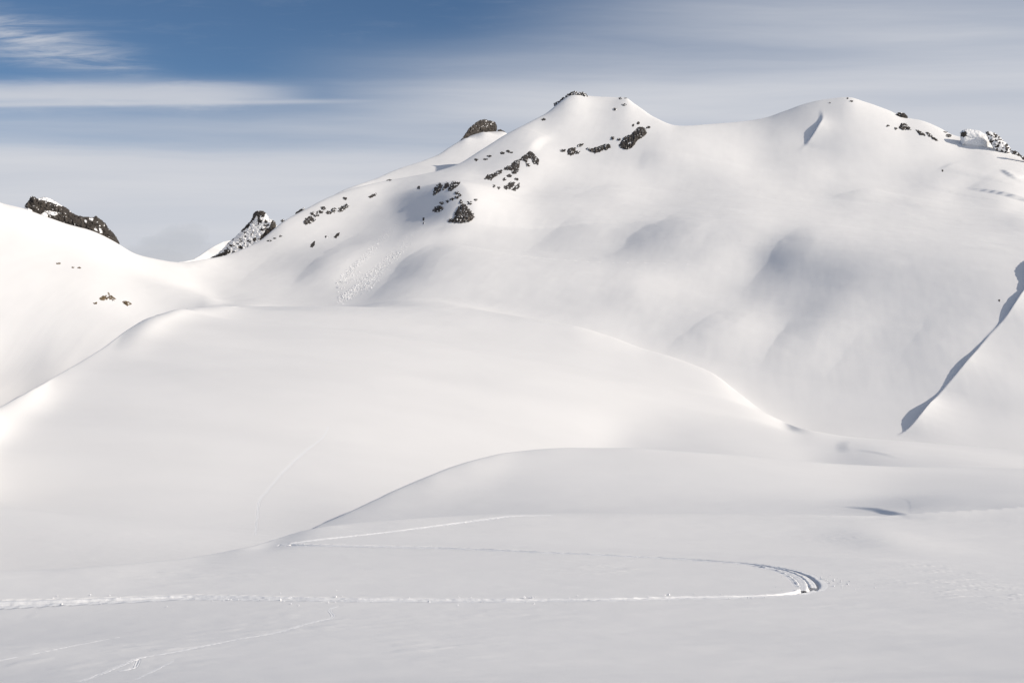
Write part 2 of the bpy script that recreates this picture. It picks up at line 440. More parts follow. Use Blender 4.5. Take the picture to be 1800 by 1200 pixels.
P_tone = [(960, 210, 205), (990, 186, 205), (1010, 200, 222), (1050, 182, 228), (1050, 220, 217), (1050, 250, 216), (1085, 184, 206), (1110, 192, 228), (1150, 216, 238), (1130, 202, 238), (1190, 236, 236), (1240, 268, 233), (1300, 300, 230),
          (1090, 235, 212), (1000, 250, 224), (950, 230, 217), (930, 224, 208), (900, 248, 206), (920, 262, 212), (945, 242, 238), (960, 280, 238), (940, 310, 238), (910, 340, 240), (880, 360, 238), (860, 388, 230), (905, 385, 226), (930, 362, 222), (965, 330, 222),
          (1000, 290, 226), (1000, 330, 220), (1050, 300, 221), (1100, 290, 217), (1130, 275, 206), (1180, 272, 224), (1200, 300, 217), (1250, 310, 216), (1220, 258, 233), (1000, 360, 213), (980, 390, 202), (950, 410, 208), (1000, 420, 204), (1050, 380, 212),
          (1100, 350, 225), (1080, 330, 223), (1150, 370, 212), (1060, 420, 207), (1080, 445, 198), (1143, 404, 189), (1120, 422, 184), (1180, 325, 216), (1255, 390, 210), (1205, 365, 206), (1305, 340, 217), (1305, 415, 208), (1055, 365, 212), (942, 352, 219),
          (760, 463, 192), (710, 473, 170), (677, 513, 178), (662, 528, 173), (860, 413, 222), (877, 423, 224), (827, 447, 214), (860, 480, 214), (893, 497, 212), (960, 493, 212), (993, 473, 212), (1043, 477, 216), (1127, 493, 220), (993, 523, 209), (1093, 513, 206),
          (927, 540, 213), (827, 530, 215), (993, 560, 214), (1127, 580, 214), (1060, 563, 216), (727, 520, 203), (1027, 430, 206),
          (1200, 447, 203), (1283, 430, 212), (1325, 430, 212), (1335, 397, 218), (1167, 493, 220), (1267, 497, 214), (1305, 480, 212), (1355, 455, 158), (1383, 467, 166), (1417, 457, 178), (1453, 490, 166), (1500, 477, 180), (1567, 480, 190), (1633, 480, 195), (1433, 423, 205),
          (1400, 416, 198), (1500, 423, 210), (1600, 413, 214), (1333, 503, 182), (1307, 520, 192), (1400, 513, 181), (1433, 547, 181), (1400, 560, 186), (1483, 540, 196), (1333, 543, 205), (1533, 540, 200), (1350, 580, 213), (1300, 553, 213), (1373, 590, 197), (1333, 633, 208),
          (1383, 613, 206), (1467, 587, 203), (1567, 597, 192), (1633, 580, 194), (1467, 647, 210), (1367, 680, 212), (1533, 663, 205), (1467, 713, 213), (1567, 697, 207), (1650, 730, 207), (1267, 587, 212), (1217, 573, 203), (1183, 597, 205), (1233, 540, 213), (1150, 547, 215),
          (1250, 630, 213), (1283, 663, 218), (1667, 763, 222), (1360, 215, 208), (1387, 196, 211), (1400, 228, 200), (1428, 225, 205), (1390, 246, 224), (1480, 193, 220), (1507, 220, 222), (1520, 190, 236), (1560, 207, 232), (1613, 252, 232), (1667, 260, 236),
          (1560, 252, 228), (1480, 233, 212), (1467, 257, 206), (1440, 255, 204), (1520, 263, 216), (1400, 263, 218), (1355, 247, 216), (1333, 260, 228), (1347, 284, 216), (1427, 279, 220), (1507, 279, 213), (1560, 284, 222), (1613, 273, 230), (1680, 276, 236), (1667, 292, 217),
          (1720, 273, 225), (1747, 270, 234), (1773, 289, 230), (1760, 311, 228), (1619, 316, 211), (1560, 300, 216), (1453, 311, 224), (1400, 316, 215), (1347, 327, 222), (1507, 327, 218), (1469, 343, 207), (1560, 327, 222), (1693, 321, 222), (1693, 333, 210), (1747, 348, 212),
          (1773, 362, 230), (1667, 343, 224), (1587, 353, 211), (1720, 380, 209), (1773, 385, 206), (1640, 393, 215), (1533, 367, 216), (1480, 367, 212), (1427, 353, 218), (1373, 367, 220), (1400, 400, 210),
          (1750, 420, 215), (1700, 470, 201), (1750, 560, 200), (1700, 600, 200), (1780, 620, 205), (1720, 680, 208), (1780, 660, 214), (1720, 710, 202), (1780, 700, 205), (1700, 740, 212), (1780, 740, 215),
          (393, 470, 220), (443, 443, 218), (493, 405, 213), (460, 480, 208), (493, 440, 208), (443, 470, 211), (527, 420, 213), (510, 463, 192), (543, 437, 203), (510, 503, 204), (547, 470, 176), (527, 487, 184), (577, 437, 202), (577, 487, 208), (610, 470, 212), (627, 420, 192),
          (593, 393, 207), (660, 380, 176), (693, 387, 160), (710, 353, 156), (743, 353, 157), (753, 387, 156), (777, 393, 156), (777, 360, 156), (660, 347, 212), (627, 340, 212), (593, 358, 204), (560, 375, 203), (727, 320, 210), (793, 305, 223), (760, 313, 214),
          (827, 310, 228), (843, 312, 216), (860, 293, 206), (910, 254, 217), (833, 340, 228), (843, 370, 235), (893, 340, 240), (793, 403, 220), (760, 413, 214), (727, 437, 205), (777, 437, 208), (660, 453, 208), (330, 480, 222), (350, 500, 222), (300, 485, 228), (400, 520, 220), (961, 493, 212), (696, 358, 160), (1780, 683, 213), (860, 495, 213)]
HOLDP, CROSSP = 0.1, 0.5
LAND['P'] = Land(P_pts, P_tone, (-430, 570, 225, 1200, 3.0), 260, crest=P_crest, iters=7, hold=HOLDP, cross=CROSSP, extra=[tuple(float(q) for q in place(u_, v_, d_)) for u_, v_, d_ in ((330, 537, 500), (400, 538, 512), (480, 539, 520), (560, 541, 520), (640, 543, 514))] + [(-200, 450, -32), (-230, 500, -30), (-170, 410, -34), (-260, 440, -38)])
# --- ridge behind the left shoulder of the mountain
Q_crest = [(540, 378, 930), (600, 336, 986), (660, 314, 1060), (700, 297, 1116), (740, 284, 1167), (770, 272, 1204), (790, 259, 1232), (812, 246, 1260), (835, 236, 1285), (860, 231, 1310), (885, 231, 1330), (900, 240, 1341), (930, 268, 1356)]
Q_pts = [(700, 340, 1000), (780, 310, 1060), (840, 290, 1090), (900, 300, 1100), (620, 370, 930)]
Q_tone = [(627, 334, 212), (693, 309, 213), (743, 290, 214), (790, 275, 215), (820, 262, 216), (850, 250, 222), (880, 240, 222), (860, 262, 210), (780, 268, 205), (760, 300, 210)]
LAND['Q'] = Land(Q_pts, Q_tone, (-320, 180, 860, 1560, 3.2), 160, crest=Q_crest)

# ------------------------------------------------------------------ the terrain mesh (rings around the viewer: finer near by)
rows = np.concatenate([np.geomspace(3.0, 26, 40, endpoint=False), np.geomspace(26, 92, 290, endpoint=False), np.geomspace(92, 250, 210, endpoint=False),
                       np.geomspace(250, 1250, 470, endpoint=False), np.geomspace(1250, 2600, 30, endpoint=False), np.geomspace(2600, 9000, 8)])
half = math.radians(26.5)
inner = np.linspace(-half, half, 960)
outer = np.concatenate([np.linspace(-math.pi, -half, 130, endpoint=False), inner, np.linspace(half, math.pi, 130)[1:]])
cols = outer
NR, NC = len(rows), len(cols)
RR, TT = np.meshgrid(rows, cols, indexing='ij')
XX, YY = RR * np.sin(TT), RR * np.cos(TT)


def fade(a, lo, hi):
    t = np.clip((a - lo) / (hi - lo), 0, 1)
    return t * t * (3 - 2 * t)


def hermite(x, xp, yp):
    """smooth curve through the points, without overshoot"""
    h = np.diff(xp)
    dl = np.diff(yp) / h
    m = np.zeros_like(yp)
    m[1:-1] = np.where(dl[1:] * dl[:-1] > 0, 2 * dl[1:] * dl[:-1] / (dl[1:] + dl[:-1] + 1e-30), 0.25 * (dl[1:] + dl[:-1]))
    m[0], m[-1] = dl[0], dl[-1]
    x = np.clip(x, xp[0], xp[-1])
    i = np.clip(np.searchsorted(xp, x) - 1, 0, len(h) - 1)
    t = (x - xp[i]) / h[i]
    return ((2 * t ** 3 - 3 * t ** 2 + 1) * yp[i] + (t ** 3 - 2 * t ** 2 + t) * h[i] * m[i] + (-2 * t ** 3 + 3 * t ** 2) * yp[i + 1] + (t ** 3 - t ** 2) * h[i] * m[i + 1])


NEAR = {'F': 10, 'M': 92, 'B': 50, 'H': 388, 'P': 240, 'Q': 880}


def layer_height(key):
    L = LAND[key]
    z = L.h(XX, YY) - 0.6 * np.maximum(NEAR[key] - YY, 0)
    g = L.g
    # outside its own ground a landform sinks away
    out = np.maximum(np.maximum(g.x[2] - XX, XX - g.x[-3]), np.maximum(g.y[2] - YY, YY - g.y[-3]))
    z = z - 0.5 * np.maximum(out, 0) - np.where(YY < 1, 500, 0)
    sel = np.where(np.abs(TT[0]) < half + 0.03)[0]
    th = cols[sel]
    tgt = hermite(th, L.crest_t, L.crest_e)
    rc = hermite(th, L.crest_t, L.crest_r)
    ker = np.hanning(43)[1:-1]
    ker /= ker.sum()
    rc = np.convolve(np.pad(rc, 20, mode='edge'), ker, 'valid')
    zz = z[:, sel]
    R2 = rows[:, None]
    ar = np.arange(len(sel))
    # past the crest line the ground breaks over and drops
    t = R2 - rc[None]
    rd = L.round * rc[None]
    sp = np.where(t > 20 * rd, t, rd * np.log1p(np.exp(np.clip(t / rd, -30, 30))))
    ic = np.clip(np.searchsorted(rows, rc), 8, NR - 1)
    slope = (zz[ic, ar] - zz[ic - 6, ar]) / (rows[ic] - rows[ic - 6])
    ker = np.ones(15) / 15
    slope = np.convolve(np.pad(np.clip(slope, -0.4, 0.9), 7, mode='edge'), ker, 'valid')
    zc = zz[ic, ar] + slope * (rc - rows[ic])
    keep = np.ones(len(sel))
    if L.melt:
        # between these bearings the hill has no sharp edge of its own: it rolls softly into what stands behind it
        ua = CX + FPX * np.tan(th)
        keep = 1 - fade(ua, L.melt[0], L.melt[1]) * (1 - fade(ua, L.melt[2], L.melt[3]))
        rd = (L.round * keep + 0.030 * (1 - keep))[None] * rc[None]
        sp = np.where(t > 20 * rd, t, rd * np.log1p(np.exp(np.clip(t / rd, -30, 30))))
    dropk = (L.drop * keep + 0.07 * (1 - keep))[None]
    zz = np.where(t > 0, zc[None] + slope[None] * t, zz) - (slope[None] + dropk) * sp
    ex = R2 / rc[None] - 1
    if L.melt:
        kb = np.hanning(123)[1:-1]
        kb /= kb.sum()
        pad = np.pad(zz, ((0, 0), (60, 60)), mode='edge')
        fz = np.fft.irfft(np.fft.rfft(pad, axis=1) * np.fft.rfft(np.roll(np.pad(kb, (0, pad.shape[1] - 121)), -60))[None], n=pad.shape[1], axis=1)[:, 60:-60]
        zz = zz + (fade(ex, -0.10, 0.01) * (1 - keep)[None]) * (fz - zz)
    for kw, wd in ((40, 0.10), (40, 0.10), (20, 0.05), (20, 0.05), (9, 0.02), (9, 0.02), (4, 0.010), (4, 0.010), (2, 0.006)):
        ker = np.exp(-np.linspace(-2, 2, 2 * kw + 1) ** 2)
        ker /= ker.sum()
        e = np.where(np.abs(ex) < 0.12, zz / R2, -9)
        de = tgt - e.max(0)
        de = np.convolve(np.pad(de, kw, mode='edge'), ker, 'valid')
        zz = zz + np.exp(-(ex / wd) ** 2) * (de[None] * R2)
    # a landform ends where its crest line ends
    over = np.maximum(L.crest_t[0] - th, th - L.crest_t[-1])
    zz = zz - np.clip((over + 0.02) / 0.10, 0, 4)[None] ** 2 * 0.3 * R2
    z[:, sel] = zz
    print('crest', key, 'residual px', np.abs(de).max() * FPX)
    return z


keys = ['F', 'M', 'B', 'H', 'P', 'Q']
hs = {k: layer_height(k) for k in keys}
# beyond the view: rolling snow country that the landforms run out into
far = -14 - 0.05 * np.minimum(RR, 500) + 10 * fbm(XX / 160, YY / 160, 3, 5) * fade(RR, 60, 300) + 30 * fade(RR, 900, 2500)
near = -1.75 - 0.255 * np.minimum(RR, 30) - 0.0 * RR
side = fade(np.abs(TT), math.radians(27), math.radians(50))
base = np.where(RR < 30, near, -9.4) * (1 - fade(RR, 45, 90)) + far * fade(RR, 45, 90)
stack = np.stack([hs[k] for k in keys])
soft = np.clip(0.008 * RR + 0.005 * np.maximum(RR - 250, 0), 0.15, 6.0)
mx = stack.max(0)
Z = mx + soft * np.log(np.exp((stack - mx) / soft).sum(0))
dom = stack.argmax(0)
inside = (np.abs(TT) < math.radians(27)) & (RR > 30) & (RR < 1400)
w = (1 - side) * fade(RR, 24, 31) * (1 - fade(RR, 1300, 1800))
Z = np.maximum(np.where(np.isfinite(Z), Z, -60), -60)
Z = w * Z + (1 - w) * np.where(RR < 40, near * (1 - fade(RR, 26, 40)) - 9.4 * fade(RR, 26, 40), base)

# ------------------------------------------------------------------ reading the ground
def col_of(t):
    return np.interp(t, cols, np.arange(NC))


def row_of(r):
    return np.interp(r, rows, np.arange(NR))


def bil(F, r, t):
    fi, fj = row_of(r), col_of(t)
    i = np.clip(fi.astype(int), 0, NR - 2)
    j = np.clip(fj.astype(int), 0, NC - 2)
    a, b = fi - i, fj - j
    return F[i, j] * (1 - a) * (1 - b) + F[i + 1, j] * a * (1 - b) + F[i, j + 1] * (1 - a) * b + F[i + 1, j + 1] * a * b


def ground(x, y):
    x, y = np.asarray(x, float), np.asarray(y, float)
    return bil(Z, np.hypot(x, y), np.arctan2(x, y))


def sight(u, v):
    """where the line of sight through (u, v) meets the ground; ok is False where it meets the sky"""
    u, v = np.broadcast_arrays(np.asarray(u, float), np.asarray(v, float))
    x, y, z = ray(u, v)
    t, e = np.arctan2(x, y), z / np.hypot(x, y)
    j = np.clip(np.round(col_of(t)).astype(int), 0, NC - 1)
    EM = np.maximum.accumulate(Z / RR, 0)
    k = np.array([np.searchsorted(EM[:, jj], ee) for jj, ee in zip(j.ravel(), e.ravel())]).reshape(j.shape)
    ok = k < NR
    k = np.clip(k, 1, NR - 1)
    e0, e1 = EM[k - 1, j], EM[k, j]
    f = np.clip((e - e0) / (e1 - e0 + 1e-12), 0, 1)
    r = rows[k - 1] + f * (rows[k] - rows[k - 1])
    return r * np.sin(t), r * np.cos(t), r * e, ok


def near_line(px, py, reach):
    """signed distance (positive to the right of the direction of travel) and position along a polyline"""
    x0, x1, y0, y1 = px.min() - reach, px.max() + reach, py.min() - reach, py.max() + reach
    m = (XX > x0) & (XX < x1) & (YY > y0) & (YY < y1)
    qx, qy = XX[m], YY[m]
    best = np.full(qx.shape, 1e9)
    sd, al = np.zeros_like(qx), np.zeros_like(qx)
    n = len(px) - 1
    for i in range(n):
        dx, dy = px[i + 1] - px[i], py[i + 1] - py[i]
        L = math.hypot(dx, dy)
        t = ((qx - px[i]) * dx + (qy - py[i]) * dy) / L ** 2
        tc = np.clip(t, 0, 1)
        d = np.hypot(qx - px[i] - tc * dx, qy - py[i] - tc * dy)
        perp = ((qx - px[i]) * dy - (qy - py[i]) * dx) / L
        beyond = ((t < 0) & (i == 0)) | ((t > 1) & (i == n - 1))
        sg = np.where(beyond, perp / np.maximum(d, 1e-9), np.sign(perp))
        u_ = d < best
        best = np.where(u_, d, best)
        sd = np.where(u_, sg * d, sd)
        al = np.where(u_, i + np.clip(t, -99 if i == 0 else 0, 99 if i == n - 1 else 1), al)
    return m, sd, al


def along(x, y, al):
    """position along a polyline in metres, negative before its start, and its total length"""
    seg = np.hypot(np.diff(x), np.diff(y))
    cum = np.concatenate([[0], np.cumsum(seg)])
    n = len(x) - 1
    arc = np.interp(np.clip(al, 0, n), np.arange(n + 1), cum) + np.minimum(al, 0) * seg[0] + np.maximum(al - n, 0) * seg[-1]
    return arc, cum


def dense(pts, step):
    """smooth the polyline of (u, v, value...) by Catmull-Rom"""
    P = np.array(pts, float)
    P = np.vstack([2 * P[0] - P[1], P, 2 * P[-1] - P[-2]])
    out = []
    for i in range(1, len(P) - 2):
        n = max(2, int(np.hypot(*(P[i + 1, :2] - P[i, :2])) / step))
        for t in np.arange(n) / n:
            out.append(0.5 * ((2 * P[i]) + (-P[i - 1] + P[i + 1]) * t + (2 * P[i - 1] - 5 * P[i] + 4 * P[i + 1] - P[i + 2]) * t * t + (-P[i - 1] + 3 * P[i] - 3 * P[i + 1] + P[i + 2]) * t ** 3))
    out.append(P[-2])
    return np.array(out)


def bank(pts, wall, decay, ends=0.6):
    """a snow bank along pts = (u, v, height), walked so that its steep side lies on the left: drop of the given height within `wall` metres"""
    global Z
    P = dense(pts, 12)
    x, y, z, ok = sight(P[:, 0], P[:, 1])
    k5 = np.array([1, 2, 3, 2, 1]) / 9.0
    x = np.convolve(np.pad(x, 2, mode='edge'), k5, 'valid')
    y = np.convolve(np.pad(y, 2, mode='edge'), k5, 'valid')
    m, sd, al = near_line(x, y, 5 * decay)
    arc, cum = along(x, y, al)
    em = ends * 2.5 * wall
    H = np.interp(arc, cum, P[:, 2]) * fade(arc, -em, 0.3 * em) * (1 - fade(arc, cum[-1] - 0.3 * em, cum[-1] + em))
    up = fade(sd, -wall, 0)
    Z[m] += H * up * np.exp(-np.maximum(sd, 0) / decay)


def rib(pts, width, decay, ends=2.0):
    """a rounded rib of the mountain: sharp crease along pts = (u, v, height) on its left, steepest there, easing to the crest `width` metres to the right"""
    global Z
    P = dense(pts, 10)
    x, y, z, ok = sight(P[:, 0], P[:, 1])
    k7 = np.array([1, 2, 3, 4, 3, 2, 1]) / 16.0
    x = np.convolve(np.pad(x, 3, mode='edge'), k7, 'valid')
    y = np.convolve(np.pad(y, 3, mode='edge'), k7, 'valid')
    m, sd, al = near_line(x, y, width + 4 * decay)
    arc, cum = along(x, y, al)
    em = 0.5 * ends * width
    H = np.interp(arc, cum, P[:, 2]) * fade(arc, -em, 0.5 * em) * (1 - fade(arc, cum[-1] - 0.5 * em, cum[-1] + em))
    sdw = sd + 0.05 * width * fbm(XX[m] / (0.4 * width), YY[m] / (0.8 * width), 2, int(P[0, 0]))
    tau = np.clip(sdw / width, 0, 1)
    soft_ = 0.06
    up = np.where(tau < soft_, tau * tau / soft_, 2 * tau - soft_ - (tau - soft_) ** 2 / (1 - soft_))
    up = up / up.max()
    Z[m] += H * up * np.exp(-np.maximum(sdw - width, 0) / decay)


rib([(634, 538, 0.10), (650, 522, 0.87), (672, 498, 1.64), (702, 464, 1.74), (735, 440, 1.10), (775, 424, 0.22)], 26, 45)
rib([(492, 516, 0.10), (512, 496, 0.77), (536, 472, 1.31), (566, 448, 1.20), (604, 422, 0.54), (640, 402, 0.10)], 22, 40)
rib([(396, 516, 0.06), (424, 492, 0.54), (458, 464, 0.77), (490, 440, 0.22)], 20, 40)
rib([(1048, 462, 0.10), (1072, 446, 1.20), (1100, 424, 2.30), (1134, 403, 2.19), (1172, 382, 1.10), (1215, 362, 0.17)], 38, 70)
rib([(1290, 520, 0.06), (1312, 500, 0.39), (1334, 478, 0.84), (1352, 452, 1.12), (1364, 430, 1.01), (1386, 410, 0.56), (1424, 394, 0.17)], 22, 60)
rib([(1160, 618, 0.04), (1184, 600, 0.40), (1214, 575, 0.64), (1242, 555, 0.48), (1275, 538, 0.08)], 15, 35)
rib([(1322, 660, 0.04), (1340, 630, 0.48), (1358, 602, 0.89), (1372, 580, 0.89), (1392, 556, 0.24)], 17, 40)
rib([(905, 452, 0.06), (930, 432, 0.77), (958, 412, 1.42), (988, 394, 1.20), (1020, 374, 0.22)], 34, 60)
rib([(1440, 352, 0.10), (1466, 343, 0.87), (1500, 334, 0.98), (1540, 328, 0.17)], 22, 50)
rib([(1206, 470, 0.06), (1226, 444, 0.66), (1240, 412, 0.87), (1252, 384, 0.66), (1276, 352, 0.10)], 34, 60)
rib([(985, 362, 0.06), (1010, 346, 0.66), (1040, 330, 0.77), (1085, 316, 0.10)], 30, 60)
rib([(1112, 306, 0.10), (1118, 288, 0.87), (1124, 272, 0.98), (1134, 256, 0.22)], 24, 60)
rib([(1560, 660, 0.04), (1590, 612, 0.33), (1616, 575, 0.40), (1640, 545, 0.08)], 16, 40)
rib([(1430, 690, 0.04), (1458, 650, 0.33), (1490, 610, 0.36), (1516, 575, 0.08)], 16, 40)
rib([(1590, 330, 0.10), (1612, 318, 0.54), (1650, 312, 0.44), (1690, 310, 0.06)], 22, 50)
# wind lips, gullies and cornice walls that throw the hard-edged shadows (walked away from the viewer, so the wall faces left)
bank([(1574, 768, 0.0), (1590, 761, 0.4), (1604, 754, 1.6), (1620, 742, 3.0), (1636, 722, 3.2), (1646, 704, 1.6), (1656, 690, 0.7), (1680, 665, 1.5), (1702, 643, 2.2), (1718, 620, 1.4), (1740, 590, 0.5), (1764, 566, 0.8), (1782, 548, 2.2), (1797, 522, 2.4), (1814, 500, 1.0)], 1.3, 8, 3.0)
bank([(1808, 508, 1.0), (1815, 494, 3.0), (1820, 478, 4.6), (1826, 464, 4.4), (1838, 452, 3.0), (1850, 446, 1.0)], 1.5, 20)
bank([(1414, 260, 0.4), (1428, 246, 3.4), (1441, 230, 5.6), (1447, 214, 2.8), (1447, 205, 1.4), (1446, 197, 0.5), (1444, 190, 0.0)], 4, 12, 2.0)
bank([(1820, 360, 2.6), (1780, 347, 2.6), (1745, 338, 1.8), (1700, 331, 0.6)], 3, 40)
bank([(1796, 318, 0.6), (1776, 311, 2.0), (1764, 299, 1.6)], 4, 25)
bank([(1655, 302, 0.2), (1664, 295, 0.8), (1688, 287, 0.3)], 6, 60, 1.5)
# the prow: its left side stands in shadow
bank([(838, 399, 1.0), (836, 386, 5.0), (828, 364, 7.0), (815, 345, 6.5), (798, 330, 5.0), (770, 322, 1.2)], 48, 80, 1.5)
# scooped wind bowl right of the prow, open to the sun
bank([(965, 237, 0.6), (946, 243, 1.5), (933, 254, 1.7), (926, 268, 0.6)], 10, 30)
# drift lips in the near hollow
bank([(1600, 906.5, 0.1), (1578, 903, 0.24), (1548, 897, 0.2), (1515, 892, 0.12), (1480, 889.5, 0.03)], 0.8, 6, 1.0)
bank([(1900, 917, 0.12), (1800, 914.5, 0.12), (1720, 913, 0.12), (1640, 910.5, 0.1), (1590, 908, 0.03)], 1.6, 10)
bank([(1500, 798, 0.08), (1492, 788, 0.35), (1492, 780, 0.25), (1504, 774, 0.08)], 3.5, 14, 1.5)
bank([(1585, 806, 0.05), (1560, 797, 0.16), (1530, 793, 0.16), (1505, 789, 0.04)], 2.0, 9, 1.5)

# wind work: drift texture on the near snow, soft fluting on the mountain
Z = Z + (0.015 * fbm((XX + 0.35 * YY) / 4.5, YY / 1.6, 3, 21) + 0.006 * fbm((XX + 0.3 * YY) / 1.1, YY / 0.6, 2, 25)) * fade(RR, 4, 20) * (1 - fade(RR, 90, 170))
Z = Z + 0.030 * fbm((XX + 0.2 * YY) / 9.0, YY / 5.0, 2, 61) * fade(RR, 60, 120) * (1 - fade(RR, 300, 500))
mount = fade(RR, 330, 480) * (1 - fade(RR, 1250, 1400))
Z = Z + (0.10 * fbm(XX / 17, YY / 23, 3, 33) + 0.02 * fbm((XX - 0.25 * YY) / 4.6, YY / 26, 3, 39)) * mount
steep = np.clip(-np.gradient(Z, axis=0) / np.gradient(RR, axis=0), -1, 0) * -1
Z = Z + 0.04 * fbm((XX - 0.15 * YY) / 5.2, YY / 34, 3, 71) * fade(steep, 0.30, 0.55) * fade(RR, 250, 330) * (1 - fade(RR, 700, 900))
# sastrugi: small ribs where the wind has cut the crust
for (u_, v_, ru, rv, amp) in ((1700, 1035, 120, 34, 0.022), (1660, 1005, 60, 16, 0.016), (330, 1008, 150, 20, 0.014), (1060, 1000, 90, 14, 0.014), (90, 1068, 110, 14, 0.020), (520, 1100, 200, 30, 0.012),
                             (1500, 945, 120, 14, 0.010), (900, 1075, 300, 16, 0.008), (760, 1140, 160, 30, 0.010), (200, 1150, 260, 40, 0.012), (1350, 1060, 220, 12, 0.008)):
    cx_, cy_, _, _ = sight(np.array([u_, u_ + ru, u_]), np.array([v_, v_, v_ + rv]))
    ax = abs(cx_[1] - cx_[0]) + 1e-3
    ay = abs(cy_[2] - cy_[0]) + 1e-3
    wq = np.exp(-((XX - cx_[0]) / ax) ** 2 - ((YY - cy_[0]) / ay) ** 2)
    rib = np.maximum(fbm((XX + 0.3 * YY) / 1.5, (YY - 0.25 * XX) / 0.42, 3, 91 + u_) - 0.15, 0)
    Z = Z + amp * 2.2 * rib * wq * (RR < 120)


# ------------------------------------------------------------------ where the ski tracks run: the snow is cut open there, the track fills the cut
def walk(pts, step):
    """(u, v, ...) polyline -> evenly spaced places on the ground"""
    P = dense(pts, 4)
    x, y, z, ok = sight(P[:, 0], P[:, 1])
    k = np.array([1, 2, 3, 4, 3, 2, 1]) / 16.0
    x = np.convolve(np.pad(x, 3, mode='edge'), k, 'valid')
    y = np.convolve(np.pad(y, 3, mode='edge'), k, 'valid')
    d = np.concatenate([[0], np.cumsum(np.hypot(np.diff(x), np.diff(y)))])
    n = max(3, int(d[-1] / step))
    q = np.linspace(0, d[-1], n)
    return np.stack([np.interp(q, d, c) for c in [x, y] + [P[:, i] for i in range(2, P.shape[1])]], 1)


TRACKS = {
    # u, v, half width, depth
    'lower': walk([(-70, 1064, 0.176, 0.130), (0, 1062, 0.176, 0.130), (150, 1056, 0.176, 0.130), (230, 1053, 0.176, 0.130), (330, 1049, 0.176, 0.120), (460, 1051, 0.160, 0.110), (600, 1053, 0.160, 0.120), (750, 1054, 0.160, 0.120), (900, 1054.5, 0.176, 0.130),
                   (1050, 1053, 0.176, 0.130), (1200, 1050, 0.192, 0.140), (1300, 1048, 0.208, 0.150), (1360, 1046, 0.240, 0.160), (1400, 1042, 0.240, 0.170), (1420, 1036, 0.224, 0.160)], 0.05),
    'inner': walk([(1416, 1034, .18, .15), (1414, 1026, .2, .17), (1404, 1016, .2, .17), (1392, 1009, .2, .16), (1374, 1002, .18, .15), (1350, 997, .16, .13), (1320, 993.5, .14, .1)], 0.05),
    'outer': walk([(1424, 1040, .2, .14), (1433, 1033, .24, .2), (1432, 1026, .26, .22), (1424, 1018, .25, .21), (1410, 1010, .24, .2), (1386, 1002, .22, .18), (1360, 997, .2, .16), (1326, 991.5, .17, .18), (1260, 986, .15, .24), (1180, 981, .15, .26), (1060, 975, .15, .26), (920, 968.5, .16, .26), (800, 963.5, .18, .28), (720, 961, .18, .28), (600, 958.8, .15, .22), (505, 957.2, .16, .12)], 0.05),
    'upper': walk([(488, 958, 0.189, 0.025), (510, 955, 0.189, 0.030), (560, 948, 0.126, 0.025), (640, 939.5, 0.126, 0.025), (720, 930, 0.126, 0.025), (800, 919.5, 0.126, 0.025), (860, 911.5, 0.126, 0.025), (896, 907, 0.113, 0.022), (940, 905.6, 0.101, 0.018), (980, 904.9, 0.088, 0.010)], 0.06),
    'old': walk([(449, 943, 0.0576, 0.0060), (450, 925, 0.0576, 0.0060), (453, 900, 0.0576, 0.0078), (455, 880, 0.0640, 0.0090), (470, 862, 0.0704, 0.0108), (495, 832, 0.0832, 0.0120), (520, 808, 0.0896, 0.0120), (548, 784, 0.0896, 0.0108), (570, 766, 0.0832, 0.0078), (578, 745, 0.0768, 0.0036)], 0.25),
    'crust': walk([(140, 1197, 0.0444, 0.0071), (165, 1188, 0.0444, 0.0071), (215, 1168, 0.0372, 0.0059), (243, 1156, 0.0372, 0.0071), (300, 1146, 0.0372, 0.0046), (340, 1138, 0.0444, 0.0071), (380, 1130, 0.0444, 0.0071), (420, 1122, 0.0372, 0.0046), (490, 1110, 0.0444, 0.0071), (540, 1095, 0.0372, 0.0046),
                   (588, 1083, 0.0372, 0.0046), (575, 1072, 0.0300, 0.0046), (600, 1063, 0.0300, 0.0046)], 0.05),
    'crust2': walk([(236, 1176, 0.0258, 0.0080), (240, 1166, 0.0300, 0.0092), (244, 1156, 0.0300, 0.0080)], 0.04),
    'crust3': walk([(200, 1180, 0.0300, 0.0034), (232, 1174, 0.0372, 0.0071), (240, 1168, 0.0300, 0.0046)], 0.05),
    'crust4': walk([(235, 1195, 0.0222, 0.0034), (270, 1178, 0.0258, 0.0034), (310, 1158, 0.0222, 0.0025)], 0.05),
    'crust5': walk([(-20, 1163, 0.0222, 0.0029), (60, 1148, 0.0222, 0.0034), (140, 1132, 0.0222, 0.0029), (215, 1118, 0.0186, 0.0013)], 0.06),
}
RIBBON = {}
for key_, T in TRACKS.items():
    # the untouched snow height along the ribbon, remembered before the cut
    wide = 2.6 if key_ not in ('old',) else 2.2
    tx, ty = np.gradient(T[:, 0]), np.gradient(T[:, 1])
    L_ = np.hypot(tx, ty)
    nx_, ny_ = ty / L_, -tx / L_
    off = np.linspace(-1, 1, 17 if key_ in ('lower', 'inner', 'outer', 'upper') else 11)
    hx = T[:, :1] + nx_[:, None] * off[None] * T[:, 2:3] * wide
    hy = T[:, 1:2] + ny_[:, None] * off[None] * T[:, 2:3] * wide
    RIBBON[key_] = [hx, hy, ground(hx, hy), off * wide, T[:, 2], T[:, 3]]
